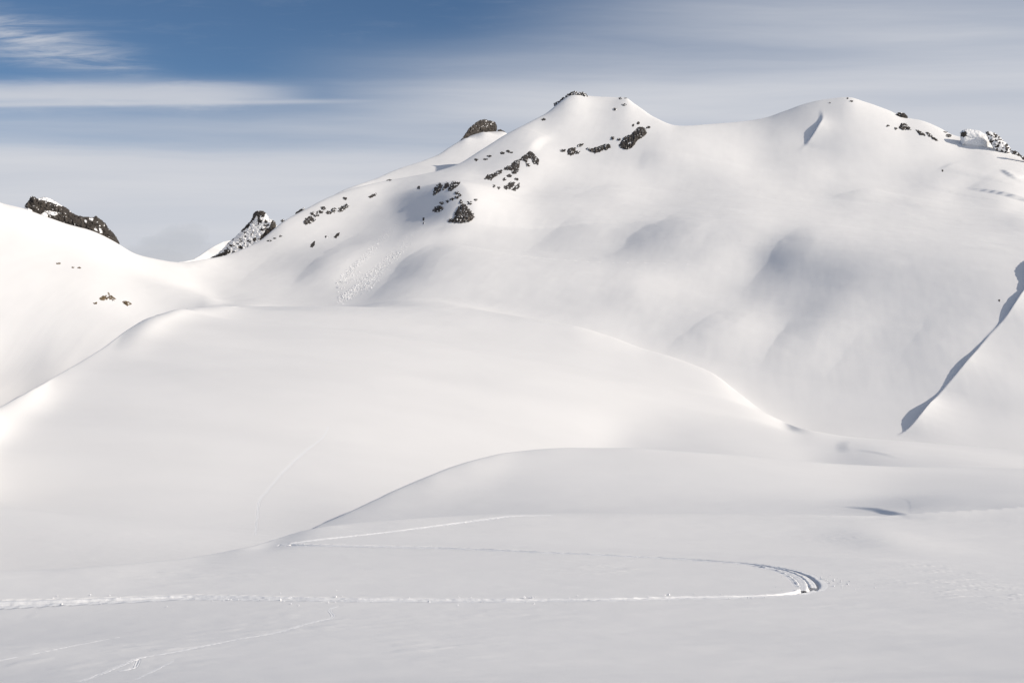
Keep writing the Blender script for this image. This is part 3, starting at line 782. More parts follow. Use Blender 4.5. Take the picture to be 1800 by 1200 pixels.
for key_, T in TRACKS.items():
    st_ = max(1, len(T) // 160)
    m, sd, al = near_line(T[::st_, 0], T[::st_, 1], 1.5)
    al = np.clip(al, 0, None)
    hw = np.interp(al, np.arange(len(T[::st_])), T[::st_, 2])
    dp = np.interp(al, np.arange(len(T[::st_])), T[::st_, 3])
    Z[m] -= (dp * 1.3 + np.minimum(0.05, dp)) * (1 - fade(np.abs(sd) / hw, 1.3, 2.2)) * (al <= len(T[::st_]) - 1.02) * (al > 0.02)


def smooth_normals(X, Y, Z):
    P = np.stack([X, Y, Z], -1)
    dr = np.gradient(P, axis=0)
    dt = np.gradient(P, axis=1)
    n = np.cross(dt, dr)
    n /= np.linalg.norm(n, axis=-1, keepdims=True) + 1e-12
    return np.where(n[..., 2:] < 0, -n, n)


# ------------------------------------------------------------------ materials
def new_mat(name):
    m = bpy.data.materials.new(name)
    m.use_nodes = True
    g = NG(m.node_tree)
    return m, g, g.n['Principled BSDF']


def snow_material():
    m, g, b = new_mat('snow')
    tc = g.node('ShaderNodeTexCoord').outputs['Object']
    b.inputs['Roughness'].default_value = 0.75
    b.inputs['Specular IOR Level'].default_value = 0.15
    n1 = g.noise(tc, 0.05, 3.0)
    col = g.mix(g.mr(n1, 0.3, 0.7), (0.852, 0.843, 0.835, 1), (0.87, 0.861, 0.853, 1))
    g.l.new(col, b.inputs['Base Color'])
    fine = g.noise(tc, 3.0, 6.0, 0.6)
    bump = g.node('ShaderNodeBump')
    bump.inputs['Strength'].default_value = 0.10
    bump.inputs['Distance'].default_value = 0.03
    g.l.new(fine, bump.inputs['Height'])
    g.l.new(bump.outputs[0], b.inputs['Normal'])
    return m


MAT_SNOW = snow_material()


def mesh_obj(name, verts, faces, mat, normals=None, smooth=True, kind=None):
    me = bpy.data.meshes.new(name)
    verts = np.asarray(verts, np.float32)
    faces = np.asarray(faces, np.int32)
    me.vertices.add(len(verts))
    me.vertices.foreach_set('co', verts.ravel())
    n, k = faces.shape
    me.loops.add(n * k)
    me.loops.foreach_set('vertex_index', faces.ravel())
    me.polygons.add(n)
    me.polygons.foreach_set('loop_start', np.arange(0, n * k, k, dtype=np.int32))
    me.polygons.foreach_set('use_smooth', np.full(n, smooth, bool))
    me.update(calc_edges=True)
    me.materials.append(mat)
    if normals is not None:
        me.normals_split_custom_set_from_vertices(np.asarray(normals, np.float32))
    o = bpy.data.objects.new(name, me)
    scn.collection.objects.link(o)
    if kind:
        o['kind'] = kind
    return o


NN = smooth_normals(XX, YY, Z)
ii, jj = np.meshgrid(np.arange(NR - 1), np.arange(NC - 1), indexing='ij')
quads = np.stack([ii * NC + jj, ii * NC + jj + 1, (ii + 1) * NC + jj + 1, (ii + 1) * NC + jj], -1)
owner = dom.copy()
owner[(RR < 32)] = 0
owner[(~inside) & (RR >= 32)] = 9
ow = owner[:-1, :-1]
names = {0: 'snow_slope', 1: 'snow_mound', 2: 'snow_valley', 3: 'snow_hill', 4: 'snow_mountain', 5: 'snow_ridge', 9: 'snow_ground'}
VV = np.stack([XX, YY, Z], -1).reshape(-1, 3)
VN = NN.reshape(-1, 3)
for k, nm in names.items():
    q = quads[ow == k]
    if not len(q):
        continue
    used, inv = np.unique(q, return_inverse=True)
    mesh_obj(nm, VV[used], inv.reshape(-1, 4), MAT_SNOW, VN[used], kind='structure')


# ------------------------------------------------------------------ more materials
def rock_material(name, dark, light, warm):
    m, g, b = new_mat(name)
    tc = g.node('ShaderNodeTexCoord').outputs['Object']
    b.inputs['Roughness'].default_value = 0.9
    b.inputs['Specular IOR Level'].default_value = 0.2
    n1 = g.noise(tc, 0.25, 6.0, 0.65)
    n2 = g.noise(tc, 1.3, 4.0, 0.6)
    col = g.mix(g.mr(n1, 0.3, 0.7), dark + (1,), light + (1,))
    col = g.mix(g.mr(n2, 0.5, 0.75, 0.0, 0.5), col, warm + (1,))
    at = g.node('ShaderNodeAttribute', attribute_name='snow')
    edge = g.m('ADD', at.outputs['Fac'], g.m('MULTIPLY', g.m('SUBTRACT', n2, 0.5), 0.35))
    sn = g.mr(edge, 0.45, 0.6)
    col = g.mix(sn, col, (0.85, 0.85, 0.855, 1))
    g.l.new(col, b.inputs['Base Color'])
    bump = g.node('ShaderNodeBump')
    bump.inputs['Strength'].default_value = 0.5
    bump.inputs['Distance'].default_value = 0.5
    g.l.new(n2, bump.inputs['Height'])
    g.l.new(bump.outputs[0], b.inputs['Normal'])
    return m


MAT_ROCK = rock_material('dark_rock', (0.034, 0.031, 0.030), (0.085, 0.075, 0.066), (0.10, 0.070, 0.052))
MAT_BROWN = rock_material('brown_heath', (0.11, 0.075, 0.045), (0.20, 0.145, 0.085), (0.17, 0.13, 0.06))


def chopped_material():
    m, g, b = new_mat('churned_snow')
    tc = g.node('ShaderNodeTexCoord').outputs['Object']
    b.inputs['Roughness'].default_value = 0.7
    b.inputs['Specular IOR Level'].default_value = 0.2
    b.inputs['Base Color'].default_value = (0.88, 0.88, 0.885, 1)
    n = g.noise(tc, 9.0, 5.0, 0.65)
    bump = g.node('ShaderNodeBump')
    bump.inputs['Strength'].default_value = 0.35
    bump.inputs['Distance'].default_value = 0.04
    g.l.new(n, bump.inputs['Height'])
    g.l.new(bump.outputs[0], b.inputs['Normal'])
    return m


MAT_CHOP = chopped_material()


def tag(o, label, cat, group=None):
    o['label'] = label
    o['category'] = cat
    if group:
        o['group'] = group
    return o


def empty(name, loc):
    o = bpy.data.objects.new(name, None)
    o.location = loc
    o.empty_display_size = 1.0
    scn.collection.objects.link(o)
    return o


# ------------------------------------------------------------------ ski tracks
def ribbon(name, key, parent=None, rough=0.02, rims=0.32):
    hx, hy, hz, off, hw, dp = RIBBON[key]
    a = np.abs(off)[None] + 0 * hx
    cut = -dp[:, None] * (1 - fade(a, 0.62, 1.05))
    rim = rims * dp[:, None] * np.exp(-((a - 1.25) / 0.28) ** 2)
    n = fbm(hx / 0.22, hy / 0.22, 3, 5 + len(key))
    clump = np.maximum(fbm(hx / 0.5, hy / 0.5, 2, 77), 0)
    inside = 1 - fade(a, 1.5, 2.2)
    z = hz + cut + rim * (0.6 + 0.9 * clump) + rough * n * inside
    edge = fade(a, 1.75, a.max())
    z = z * (1 - edge) + (hz + 0.004) * edge
    # sink the two ends and the outermost rows just under the snow
    z[:, 0] -= 0.02
    z[:, -1] -= 0.02
    z[0] -= 0.03
    z[-1] -= 0.03
    N, M = hx.shape
    V = np.stack([hx, hy, z], -1).reshape(-1, 3)
    base = V[0].copy() if parent is None else np.zeros(3)
    i, j = np.meshgrid(np.arange(N - 1), np.arange(M - 1), indexing='ij')
    q = np.stack([i * M + j, i * M + j + 1, (i + 1) * M + j + 1, (i + 1) * M + j], -1).reshape(-1, 4)
    o = mesh_obj(name, V - (base if parent is None else np.array(parent.location)), q, MAT_CHOP)
    if parent is None:
        o.location = base
    else:
        o.parent = parent
    return o


def track_root(name, key, label, cat, group=None):
    T = TRACKS[key]
    r = empty(name, (float(T[0, 0]), float(T[0, 1]), float(RIBBON[key][2][0].mean())))
    return tag(r, label, cat, group)


t1 = track_root('ski_track', 'lower', 'long ski track with a hairpin turn crossing the near slope', 'ski track')
ribbon('lower_leg', 'lower', t1, 0.014, 0.24)
ribbon('hairpin_inner_rut', 'inner', t1, 0.016)
ribbon('upper_leg', 'outer', t1, 0.010, 0.10)
t2 = track_root('ski_track', 'upper', 'short pale ski track slanting up to the edge of the near slope', 'ski track')
ribbon('rut', 'upper', t2, 0.014)
t3 = track_root('ski_track', 'old', 'faint old ski track running up the far side of the hollow', 'ski track')
ribbon('rut', 'old', t3, 0.012)
t4 = track_root('crust_crack', 'crust', 'thin jagged crack in the snow crust at lower left', 'crack')
for k_ in ('crust', 'crust2', 'crust3', 'crust4'):
    ribbon('crack_line', k_, t4, 0.003)
t5 = track_root('crust_crack', 'crust5', 'faint straight crust line near the bottom left edge', 'crack')
ribbon('crack_line', 'crust5', t5, 0.002)


# lumps of thrown snow beside the tracks, too many to count
def lump_cloud(name, places, sizes, mat, label=None, cat=None):
    """many small angular lumps in one mesh"""
    base = np.array([(1, 0, 0), (-1, 0, 0), (0, 1, 0), (0, -1, 0), (0, 0, 1), (0, 0, -1), (.65, .65, .4), (-.65, .65, -.4), (.65, -.65, -.4), (-.65, -.65, .4)], float)
    tri = np.array([(0, 6, 4), (6, 2, 4), (2, 9, 4), (9, 0, 4), (2, 1, 9), (1, 3, 9), (3, 0, 9), (0, 8, 6), (8, 2, 6), (0, 3, 8), (3, 5, 8), (5, 2, 8), (2, 7, 1), (7, 5, 1), (5, 3, 1), (2, 5, 7)])
    octa = np.array([(0, 2, 4), (2, 1, 4), (1, 3, 4), (3, 0, 4), (2, 0, 5), (1, 2, 5), (3, 1, 5), (0, 3, 5)])
    n = len(places)
    b6 = base[:6]
    j = 1 + 0.35 * rng.standard_normal((n, 6, 1)).clip(-1.5, 1.5)
    ang = rng.uniform(0, 6.28, n)
    c, s_ = np.cos(ang)[:, None], np.sin(ang)[:, None]
    v = b6[None] * j
    vx = v[..., 0] * c - v[..., 1] * s_
    vy = v[..., 0] * s_ + v[..., 1] * c
    V = np.stack([vx, vy, v[..., 2] * 0.75], -1) * sizes[:, None, None] + places[:, None]
    o0 = places.mean(0)
    F = (octa[None] + 6 * np.arange(n)[:, None, None]).reshape(-1, 3)
    o = mesh_obj(name, V.reshape(-1, 3) - o0, F, mat, smooth=False, kind='stuff')
    o.location = o0
    if label:
        tag(o, label, cat)
    return o


pl, sz = [], []
for key_, cnt, spread in (('lower', 420, 0.55), ('outer', 200, 0.5), ('inner', 70, 0.5), ('upper', 60, 0.4)):
    T = TRACKS[key_]
    for _ in range(cnt):
        i = int(rng.integers(3, len(T) - 3))
        dx, dy = T[i + 2, 0] - T[i - 2, 0], T[i + 2, 1] - T[i - 2, 1]
        L_ = math.hypot(dx, dy)
        o_ = T[i, 2] * rng.choice((-1, 1)) * 1.1 + spread * rng.standard_normal() * (0.5 if rng.random() < 0.8 else 1.6)
        x_, y_ = T[i, 0] + dy / L_ * o_, T[i, 1] - dx / L_ * o_
        s_ = float(np.clip(rng.lognormal(-3.9, 0.5), 0.012, 0.055))
        if min(np.min(np.hypot(TRACKS[k2][:, 0] - x_, TRACKS[k2][:, 1] - y_) / TRACKS[k2][:, 2]) for k2 in ('lower', 'outer', 'inner', 'upper')) < 1.0:
            continue
        pl.append((x_, y_, float(ground(x_, y_)) + 0.3 * s_ + 0.02))
        sz.append(s_)
# scatter around the hairpin
hx0, hy0, _, _ = sight(np.array([1445.0]), np.array([1030.0]))
for _ in range(70):
    x_, y_ = hx0[0] + abs(rng.normal(0, 0.9)), hy0[0] + rng.normal(0, 1.6)
    s_ = float(np.clip(rng.lognormal(-3.8, 0.5), 0.012, 0.06))
    pl.append((x_, y_, float(ground(x_, y_)) + 0.3 * s_))
    sz.append(s_)
lump_cloud('snow_clods', np.array(pl), np.array(sz), MAT_CHOP, 'loose snow clods scattered along the ski track', 'snow clods')

# ------------------------------------------------------------------ avalanche debris below the prow
pl, sz = [], []
for (ua, va, ub, vb, wd, cnt) in ((700, 395, 598, 496, 5, 600), (690, 402, 610, 480, 4, 350), (740, 400, 600, 527, 5, 900), (715, 425, 640, 505, 9, 700), (728, 420, 690, 455, 4, 200), (640, 478, 597, 500, 8, 350), (668, 482, 600, 526, 7, 700)):
    t = rng.beta(1.6, 1.0, cnt)
    uu = ua + (ub - ua) * t + rng.normal(0, wd, cnt) * 0.6
    vv = va + (vb - va) * t + rng.normal(0, wd, cnt) * 0.6
    x, y, z, ok = sight(uu, vv)
    s_ = np.clip(rng.lognormal(-1.8, 0.5, cnt), 0.07, 0.36) * (0.6 + 0.6 * t)
    for k in np.where(ok)[0]:
        pl.append((x[k], y[k], z[k] + 0.5 * s_[k]))
        sz.append(s_[k])
lump_cloud('avalanche_debris', np.array(pl), np.array(sz), MAT_CHOP, 'pale streaks of small avalanche debris below the dark prow', 'avalanche debris')


# ------------------------------------------------------------------ rock
def poly_sd(poly, U, V):
    """signed distance in pixels, positive inside"""
    P = np.array(poly, float)
    inside = np.zeros(U.shape, bool)
    d = np.full(U.shape, 1e9)
    n = len(P)
    for i in range(n):
        a, b = P[i], P[(i + 1) % n]
        e = b - a
        t = np.clip(((U - a[0]) * e[0] + (V - a[1]) * e[1]) / (e @ e + 1e-9), 0, 1)
        d = np.minimum(d, np.hypot(U - a[0] - t * e[0], V - a[1] - t * e[1]))
        c = (a[1] > V) != (b[1] > V)
        inside ^= c & (U < (b[0] - a[0]) * (V - a[1]) / (b[1] - a[1] + 1e-12) + a[0])
    return np.where(inside, d, -d)


def components(mask):
    lab = np.zeros(mask.shape, int)
    cur = 0
    H_, W_ = mask.shape
    for i in range(H_):
        for j in range(W_):
            if mask[i, j] and not lab[i, j]:
                cur += 1
                st = [(i, j)]
                lab[i, j] = cur
                while st:
                    a, b = st.pop()
                    for c, d in ((a + 1, b), (a - 1, b), (a, b + 1), (a, b - 1)):
                        if 0 <= c < H_ and 0 <= d < W_ and mask[c, d] and not lab[c, d]:
                            lab[c, d] = cur
                            st.append((c, d))
    return lab, cur


def crag(label, polys, depth=None, rag=1.2, step=0.8, bulge=2.2, snow=0.35, snow_scale=3.0, mat=None, snow_poly=(), rock_poly=(), cat='rock', name='rock_outcrop', columns=0.0, seed=1, relief=0.9, grow=0.8, smooth=False, group=None, scale=2.2):
    """rock standing out of the slope: outlines seen from the viewpoint, given real relief towards the valley.
    depth None: it stands on the mountain side; a number: a free-standing crag that far away"""
    mat = mat or MAT_ROCK
    allp = np.vstack([np.array(p, float) for p in polys])
    u0, u1, v0, v1 = allp[:, 0].min() - 2, allp[:, 0].max() + 2, allp[:, 1].min() - 2, allp[:, 1].max() + 2
    us, vs = np.arange(u0, u1 + step, step), np.arange(v0, v1 + step, step)
    U, V = np.meshgrid(us, vs)
    sd = np.full(U.shape, -1e9)
    for p in polys:
        sd = np.maximum(sd, poly_sd(p, U, V))
    nz = fbm(U / scale + seed * 3.3, V / scale, 3, seed)
    field = sd + grow + 0.85 * rag * nz
    mask = field > 0
    ed = np.clip(field, 0, 7)
    col = fbm(U / 1.9 + seed, V / 9.0, 2, seed + 5)
    rel = bulge * ed ** 0.62 + (relief * fbm(U / 3.5, V / 3.0, 3, seed + 9) + columns * col) * np.clip(ed, 0, 2)
    if depth is None:
        x, y, z, ok = sight(U, V)
        mask &= ok
        D = y.copy()
    else:
        D = np.broadcast_to(np.asarray(depth(U, V) if callable(depth) else depth, float), U.shape).copy()
        x, y, z = place(U, V, D)
    px_ = D / FPX
    # push the face out towards the valley (down the line of sight, flattened), a little upwards
    b = rel * px_ - 0.8 * px_ * (ed < 0.5)
    f = 1 - b / D
    X, Y = x * f, y * f
    Zr = z * f + 0.0 * b
    sn = 0.5 + 0.55 * fbm(U / snow_scale - seed, V / (snow_scale * 0.8), 3, seed + 20) - (0.62 - snow)
    # ledges hold snow: where the face leans back
    gz = np.gradient(rel, axis=0)
    sn = sn + (0.0 if smooth else 0.06) * np.clip(gz, -1.5, 1.5)
    for p in snow_poly:
        sn = np.where(poly_sd(p, U, V) + 0.8 * nz > 0, 1.0, sn)
    for p in rock_poly:
        sn = np.where(poly_sd(p, U, V) + 1.2 * nz > 0, np.minimum(sn, 0.12 + 0.35 * (fbm(U / 1.6, V / 1.6, 2, seed + 40) > 0.45)), sn)
    lab, n = components(mask)
    i0 = np.unravel_index(np.argmax(np.where(mask, V, -1e9)), V.shape)
    root = empty(name, (float(x[i0]), float(y[i0]), float(z[i0])))
    tag(root, label, cat, group)
    org = np.array(root.location)
    small_v, small_f, small_s = [], [], []
    sizes = [(lab == k).sum() for k in range(1, n + 1)]
    cnt_small = 0
    for k in range(1, n + 1):
        m = lab == k
        c = m.sum()
        if c < 3:
            continue
        # grow by one cell so that the rock's foot dips into the slope
        g = m.copy()
        g[1:] |= m[:-1]
        g[:-1] |= m[1:]
        g[:, 1:] |= m[:, :-1]
        g[:, :-1] |= m[:, 1:]
        sinkf = np.where(m, 0, 1)
        Xk, Yk, Zk = X.copy(), Y.copy(), Zr.copy()
        k2 = 1 + 1.2 * px_ / D * sinkf * (2.0 if depth is None else 0.5)
        Xk, Yk, Zk = Xk * k2, Yk * k2, Zk * k2
        idx = -np.ones(m.shape, int)
        ii_, jj_ = np.where(g)
        idx[ii_, jj_] = np.arange(len(ii_))
        vv = np.stack([Xk[g], Yk[g], Zk[g]], 1) - org
        qa = g[:-1, :-1] & g[1:, :-1] & g[:-1, 1:] & g[1:, 1:]
        ia, ja = np.where(qa)
        if not len(ia):
            continue
        ff = np.stack([idx[ia + 1, ja], idx[ia + 1, ja + 1], idx[ia, ja + 1], idx[ia, ja]], 1)
        ss = sn[g]
        # the back of the rock, buried in or hidden behind the slope, closes the body
        back = 1 + (0.9 * rel[g] * px_[g] + 1.5 * px_[g]) / D[g]
        if depth is None:
            back = 1 + 3.0 * px_[g] / D[g]
        vb = np.stack([x[g] * back, y[g] * back, z[g] * back - (1.5 * px_[g] if depth is None else 0)], 1) - org
        nv = len(vv)
        fb = ff[:, ::-1] + nv
        # rim: boundary edges of the front joined to the back
        e = np.concatenate([ff[:, [0, 1]], ff[:, [1, 2]], ff[:, [2, 3]], ff[:, [3, 0]]])
        es = {(int(p), int(q)) for p, q in e}
        rim = np.array([(q, p, p + nv, q + nv) for p, q in es if (q, p) not in es]).reshape(-1, 4)
        vv = np.concatenate([vv, vb])
        ff = np.concatenate([ff, fb, rim])
        ss = np.concatenate([ss, ss])
        if c * step * step >= 45 or c == max(sizes):
            o = mesh_obj('rock', vv, ff, mat, smooth=smooth)
            at = o.data.attributes.new('snow', 'FLOAT', 'POINT')
            at.data.foreach_set('value', ss.astype(np.float32))
            o.parent = root
        else:
            small_f.append(ff + sum(len(q) for q in small_v))
            small_v.append(vv)
            small_s.append(ss)
            cnt_small += 1
    if small_v:
        o = mesh_obj('small_stones', np.concatenate(small_v), np.concatenate(small_f), mat, smooth=False, kind='stuff')
        at = o.data.attributes.new('snow', 'FLOAT', 'POINT')
        at.data.foreach_set('value', np.concatenate(small_s).astype(np.float32))
        o.parent = root
    return root


def blob(u, v, a, b=None):
    b = b or a
    t = np.linspace(0, 2 * math.pi, 9)[:-1]
    return [(u + a * math.cos(q), v + b * math.sin(q)) for q in t]


def hcrest(U, V):
    t = np.arctan2((U - CX) / FPX, 1.0)
    L = LAND['H']
    return np.interp(t, L.crest_t, L.crest_r * np.cos(L.crest_t)) + 14


def qcrest(U, V):
    t = np.arctan2((U - CX) / FPX, 1.0)
    L = LAND['Q']
    return np.interp(t, L.crest_t, L.crest_r * np.cos(L.crest_t)) + 10


def pcrest(U, V):
    t = np.arctan2((U - CX) / FPX, 1.0)
    L = LAND['P']
    return np.interp(t, L.crest_t, L.crest_r * np.cos(L.crest_t)) + 60


# the long crag behind the left hill
crag('long dark rock crag rising behind the bright left hill', [[(44, 361), (50, 355), (53, 349), (57, 345.5), (61, 347), (65, 350.5), (71, 349), (77, 347.5), (84, 349), (92, 352), (98, 355.5), (107, 361.5), (116, 366), (122, 371), (128, 376), (135, 379.5), (141, 380.5),
     (148, 382.5), (155, 382), (161, 383.5), (165, 383), (167, 380.5), (169, 380), (172, 383.5), (176, 386), (184, 392.5), (188, 399), (192, 404), (197, 408.5), (201, 413), (205, 419), (209, 428), (209, 450), (150, 430), (60, 400), (44, 385)]],
     depth=hcrest, rag=0.7, bulge=2.6, snow=0.10, snow_scale=4.0, seed=3, scale=2.6,
     snow_poly=[[(68, 349), (77, 346.5), (86, 348.5), (98, 354), (110, 361), (108, 363), (96, 358), (84, 353.5), (77, 352), (68, 352.5)], [(80, 371), (86, 370), (92, 372), (100, 373.5), (101, 377), (96, 379.5), (88, 377.5), (82, 375)],
                [(72, 376), (79, 372.5), (84, 376), (84, 381), (76, 382)], [(28, 360), (42, 359), (44, 364), (56, 369), (57, 377), (40, 375), (28, 366)], [(173, 399), (178, 402), (181, 411), (176, 410)], [(148, 386), (152, 388), (152, 392), (149, 391)],
                [(156, 383), (165, 384), (163, 387), (157, 386.5)], [(164, 401), (170, 402), (173, 407), (166, 405)]])
# rounded crag on the back ridge
crag('rounded black crag on the ridge left of the main summit', [[(806, 251), (812, 245), (816, 240), (820, 234), (823, 229), (828, 223.5), (833, 219.5), (840, 214), (846, 212), (853, 210.8), (858, 213), (863, 213.5), (870, 215.5), (872.5, 221), (872.5, 228), (868, 240), (830, 255), (808, 256)]],
     depth=qcrest, rag=0.5, bulge=2.6, snow=0.14, snow_scale=2.2, seed=7, columns=0.4)
crag('tiny dark rock just right of the rounded black crag', [[(876, 229.5), (880, 228.5), (885, 231), (888, 234), (880, 236), (876, 234)]], depth=qcrest, rag=0.8, bulge=1.5, snow=0.2, seed=8)
# snowy tooth left of the mountain
crag('pointed snow-plastered rock tooth standing in the saddle', [[(368, 456), (384, 446), (396, 434), (402, 427), (413, 418), (424, 407), (430, 400), (436, 393), (441, 388), (444, 384), (445, 379), (448, 373.5), (452, 371.5), (461, 370.8), (464, 373), (467, 376), (470, 381), (472, 385), (478, 387),
     (483, 390), (485, 397), (500, 402), (490, 430), (430, 470), (380, 465)]],
     depth=lambda U, V: 905 + 0 * U, rag=0.7, bulge=3.0, snow=0.95, snow_scale=5.0, seed=12, scale=2.4, relief=0.7, smooth=True,
     rock_poly=[[(447, 373), (461, 371), (466, 376), (465, 381), (458, 380), (458, 387), (454, 386), (452, 379), (449, 384), (443, 389), (438, 397), (426, 408), (423, 407), (440, 388)], [(484, 391), (486, 400), (476, 410), (462, 421), (454, 425), (458, 415), (468, 404), (475, 396), (478, 390)],
                [(372, 453), (384, 446), (405, 440), (404, 446), (392, 450), (378, 456)], [(466, 386), (471, 388), (469, 393), (465, 391)], [(437, 411), (441, 410), (441, 414)], [(444, 419), (450, 417), (451, 424), (446, 425)]])
# summit rocks
crag('frosted rocks crowning the highest summit', [[(974, 183.5), (982, 179), (990, 173), (997, 167.5), (1003, 163), (1012, 161.5), (1018, 163), (1024, 163.5), (1030, 166), (1033, 172), (1029, 176), (1022, 171), (1012, 172), (1006, 170), (998, 174), (988, 181), (976, 187)]],
     depth=lambda U, V: 1088 + 0 * U, rag=1.6, bulge=2.0, snow=0.46, snow_scale=1.6, seed=21, scale=1.4)
crag('small frosted rocks and a patch of bluish shade on the right shoulder of the highest summit', [blob(1097, 184, 4, 1.6), blob(1090, 173, 3, 1.6), blob(1101, 172, 4, 1.6), blob(1081, 192, 4, 2.2)], depth=None, rag=0.9, bulge=1.6, snow=0.5, snow_scale=1.5, seed=22, scale=1.3)  # the last blob is bluish shade on the snow, built as rock
# rock band below the summit
crag('largest dark cliff in the rock band below the highest summit', [[(1089, 256), (1093, 249), (1098, 242), (1103, 239), (1109, 238), (1113, 233), (1117, 230), (1122, 225), (1129, 223.5), (1135, 229), (1136, 235), (1127, 242), (1119, 246), (1115, 254), (1107, 261), (1099, 262), (1091, 259)],
     blob(1122, 217, 1.8), blob(1113, 220, 1.4), blob(1077, 243, 1.8), blob(1088, 245, 2.0, 1.2), blob(1140, 224, 3, 1.2)], rag=0.9, bulge=2.4, snow=0.22, snow_scale=1.8, grow=1.3, seed=31, columns=1.0)
crag('low streaked cliff in the middle of the rock band', [[(1033, 262), (1040, 262), (1048, 260), (1056, 257.5), (1063, 254.5), (1070, 254), (1072, 258.5), (1066, 262.5), (1058, 263), (1053, 266.5), (1046, 268.5), (1039, 266)], blob(1034, 262, 3, 1.2)],
     rag=1.2, bulge=1.9, snow=0.3, snow_scale=1.6, grow=1.5, seed=32, columns=1.0, scale=1.6)
crag('small dark cliff at the left end of the rock band', [[(998, 266), (1000, 262), (1006, 260), (1012, 260), (1010, 266), (1009, 270), (1004, 273), (999, 271)], [(1009, 266), (1019, 267), (1017, 269.5), (1010, 269)], [(985, 264), (994, 263), (993, 265.5), (986, 266)], [(1015, 256), (1020, 253.5), (1025, 253.5), (1021, 257), (1016, 258)]],
     rag=1.0, bulge=2.0, snow=0.24, snow_scale=1.6, grow=1.2, seed=33, scale=1.6)
# the prow
crag('big speckled rock at the foot of the prow', [[(787, 389), (798, 383), (801, 373), (808, 363), (814, 358), (819, 360), (823, 367), (830, 375), (833, 382), (827, 387), (813, 391), (802, 390.5), (794, 390)], blob(826, 357, 4, 1.6), blob(836, 351, 3, 1.2), blob(810, 355, 2.4, 3)],
     rag=1.7, bulge=2.0, snow=0.3, snow_scale=1.7, grow=1.4, seed=41, scale=1.8)
crag('row of dark slabs high on the prow', [[(762, 343), (763, 333), (768, 327), (773, 322.5), (778, 326), (775, 332), (770, 338)], [(779, 333), (781, 326), (786, 321), (789, 324), (785, 330)], [(788, 334), (791, 325), (797, 319.5), (803, 322), (809, 320), (806, 325), (800, 329), (793, 335)], blob(803, 339, 3, 1.8), blob(809, 343, 1.6)],
     rag=1.1, bulge=2.0, snow=0.28, snow_scale=1.7, grow=1.6, seed=42, scale=1.7)
crag('small speckled rock on the shaded left side of the prow', [[(761, 371), (766, 364), (773, 361.5), (779, 366), (773, 372), (765, 373)], blob(776, 357, 4, 1.6), blob(787, 354, 3, 1.4), blob(794, 350, 3, 1.4), blob(803, 347, 3, 1.6)], rag=1.6, bulge=1.6, snow=0.3, snow_scale=1.5, grow=1.2, seed=43, scale=1.5)
crag('lone dark fleck on the shaded snow left of the prow', [blob(736, 330, 2.2, 2.8)], rag=0.8, bulge=1.4, snow=0.2, seed=44, scale=1.4)
crag('tiny dark tuft below the shaded side of the prow', [blob(744, 385, 1.6, 2.6), blob(745, 392, 1.2, 1.6)], rag=0.7, bulge=1.2, snow=0.25, seed=45, scale=1.4)
# the ridge band
crag('reddish rock cap at the upper end of the ridge band', [[(915, 281), (920, 276), (928, 270), (932, 266.5), (940, 274), (947, 282), (945, 288), (939, 287), (934, 279), (928, 277), (926, 285), (920, 281)], blob(928, 290, 2.4, 1.6)], rag=1.3, bulge=2.0, snow=0.28, snow_scale=1.6, grow=1.7, seed=51, scale=1.6)
crag('blocky dark rocks in the middle of the ridge band', [[(887, 297), (892, 293), (898, 292), (905, 283.5), (912, 281.5), (912.5, 291), (910, 301), (905, 298), (898, 298.5)], blob(904, 303, 3, 2.4), blob(895, 309, 3, 1.8), blob(887, 315, 2, 1.6)], rag=1.3, bulge=2.0, snow=0.28, snow_scale=1.6, grow=1.8, seed=52, scale=1.6)
crag('low broken rocks at the lower end of the ridge band', [[(852, 314), (858, 308), (868, 306.5), (874, 302), (881, 299.5), (880, 303.5), (870, 310), (863, 315.5), (856, 314)]], rag=1.5, bulge=1.8, snow=0.3, snow_scale=1.6, grow=1.6, seed=53, scale=1.6)
crag('detached cluster of rocks under the ridge band', [[(886, 329), (892, 325), (898, 319.5), (904, 321), (903, 326), (897, 331), (889, 332)], [(900, 334), (906, 329), (912, 323), (913, 328), (906, 334)], blob(908, 315, 3, 1.2), blob(868, 327, 1.4), blob(876, 330, 1.4)], rag=1.4, bulge=1.8, snow=0.3, snow_scale=1.5, grow=1.5, seed=54, scale=1.6)
crag('thin line of small rocks above the ridge band', [blob(837, 281, 3, 2), blob(853, 280, 4, 1.4), blob(860, 275, 4, 1.6), blob(883, 269, 3.4, 2), blob(893, 266, 3.4, 2.4), blob(899, 268, 2, 1)], rag=1.0, bulge=1.5, snow=0.25, snow_scale=1.5, seed=55, scale=1.5)
crag('tiny rock high on the left flank of the highest summit', [blob(955, 210, 4, 1.6)], rag=1.0, bulge=1.2, snow=0.3, seed=56, scale=1.4)
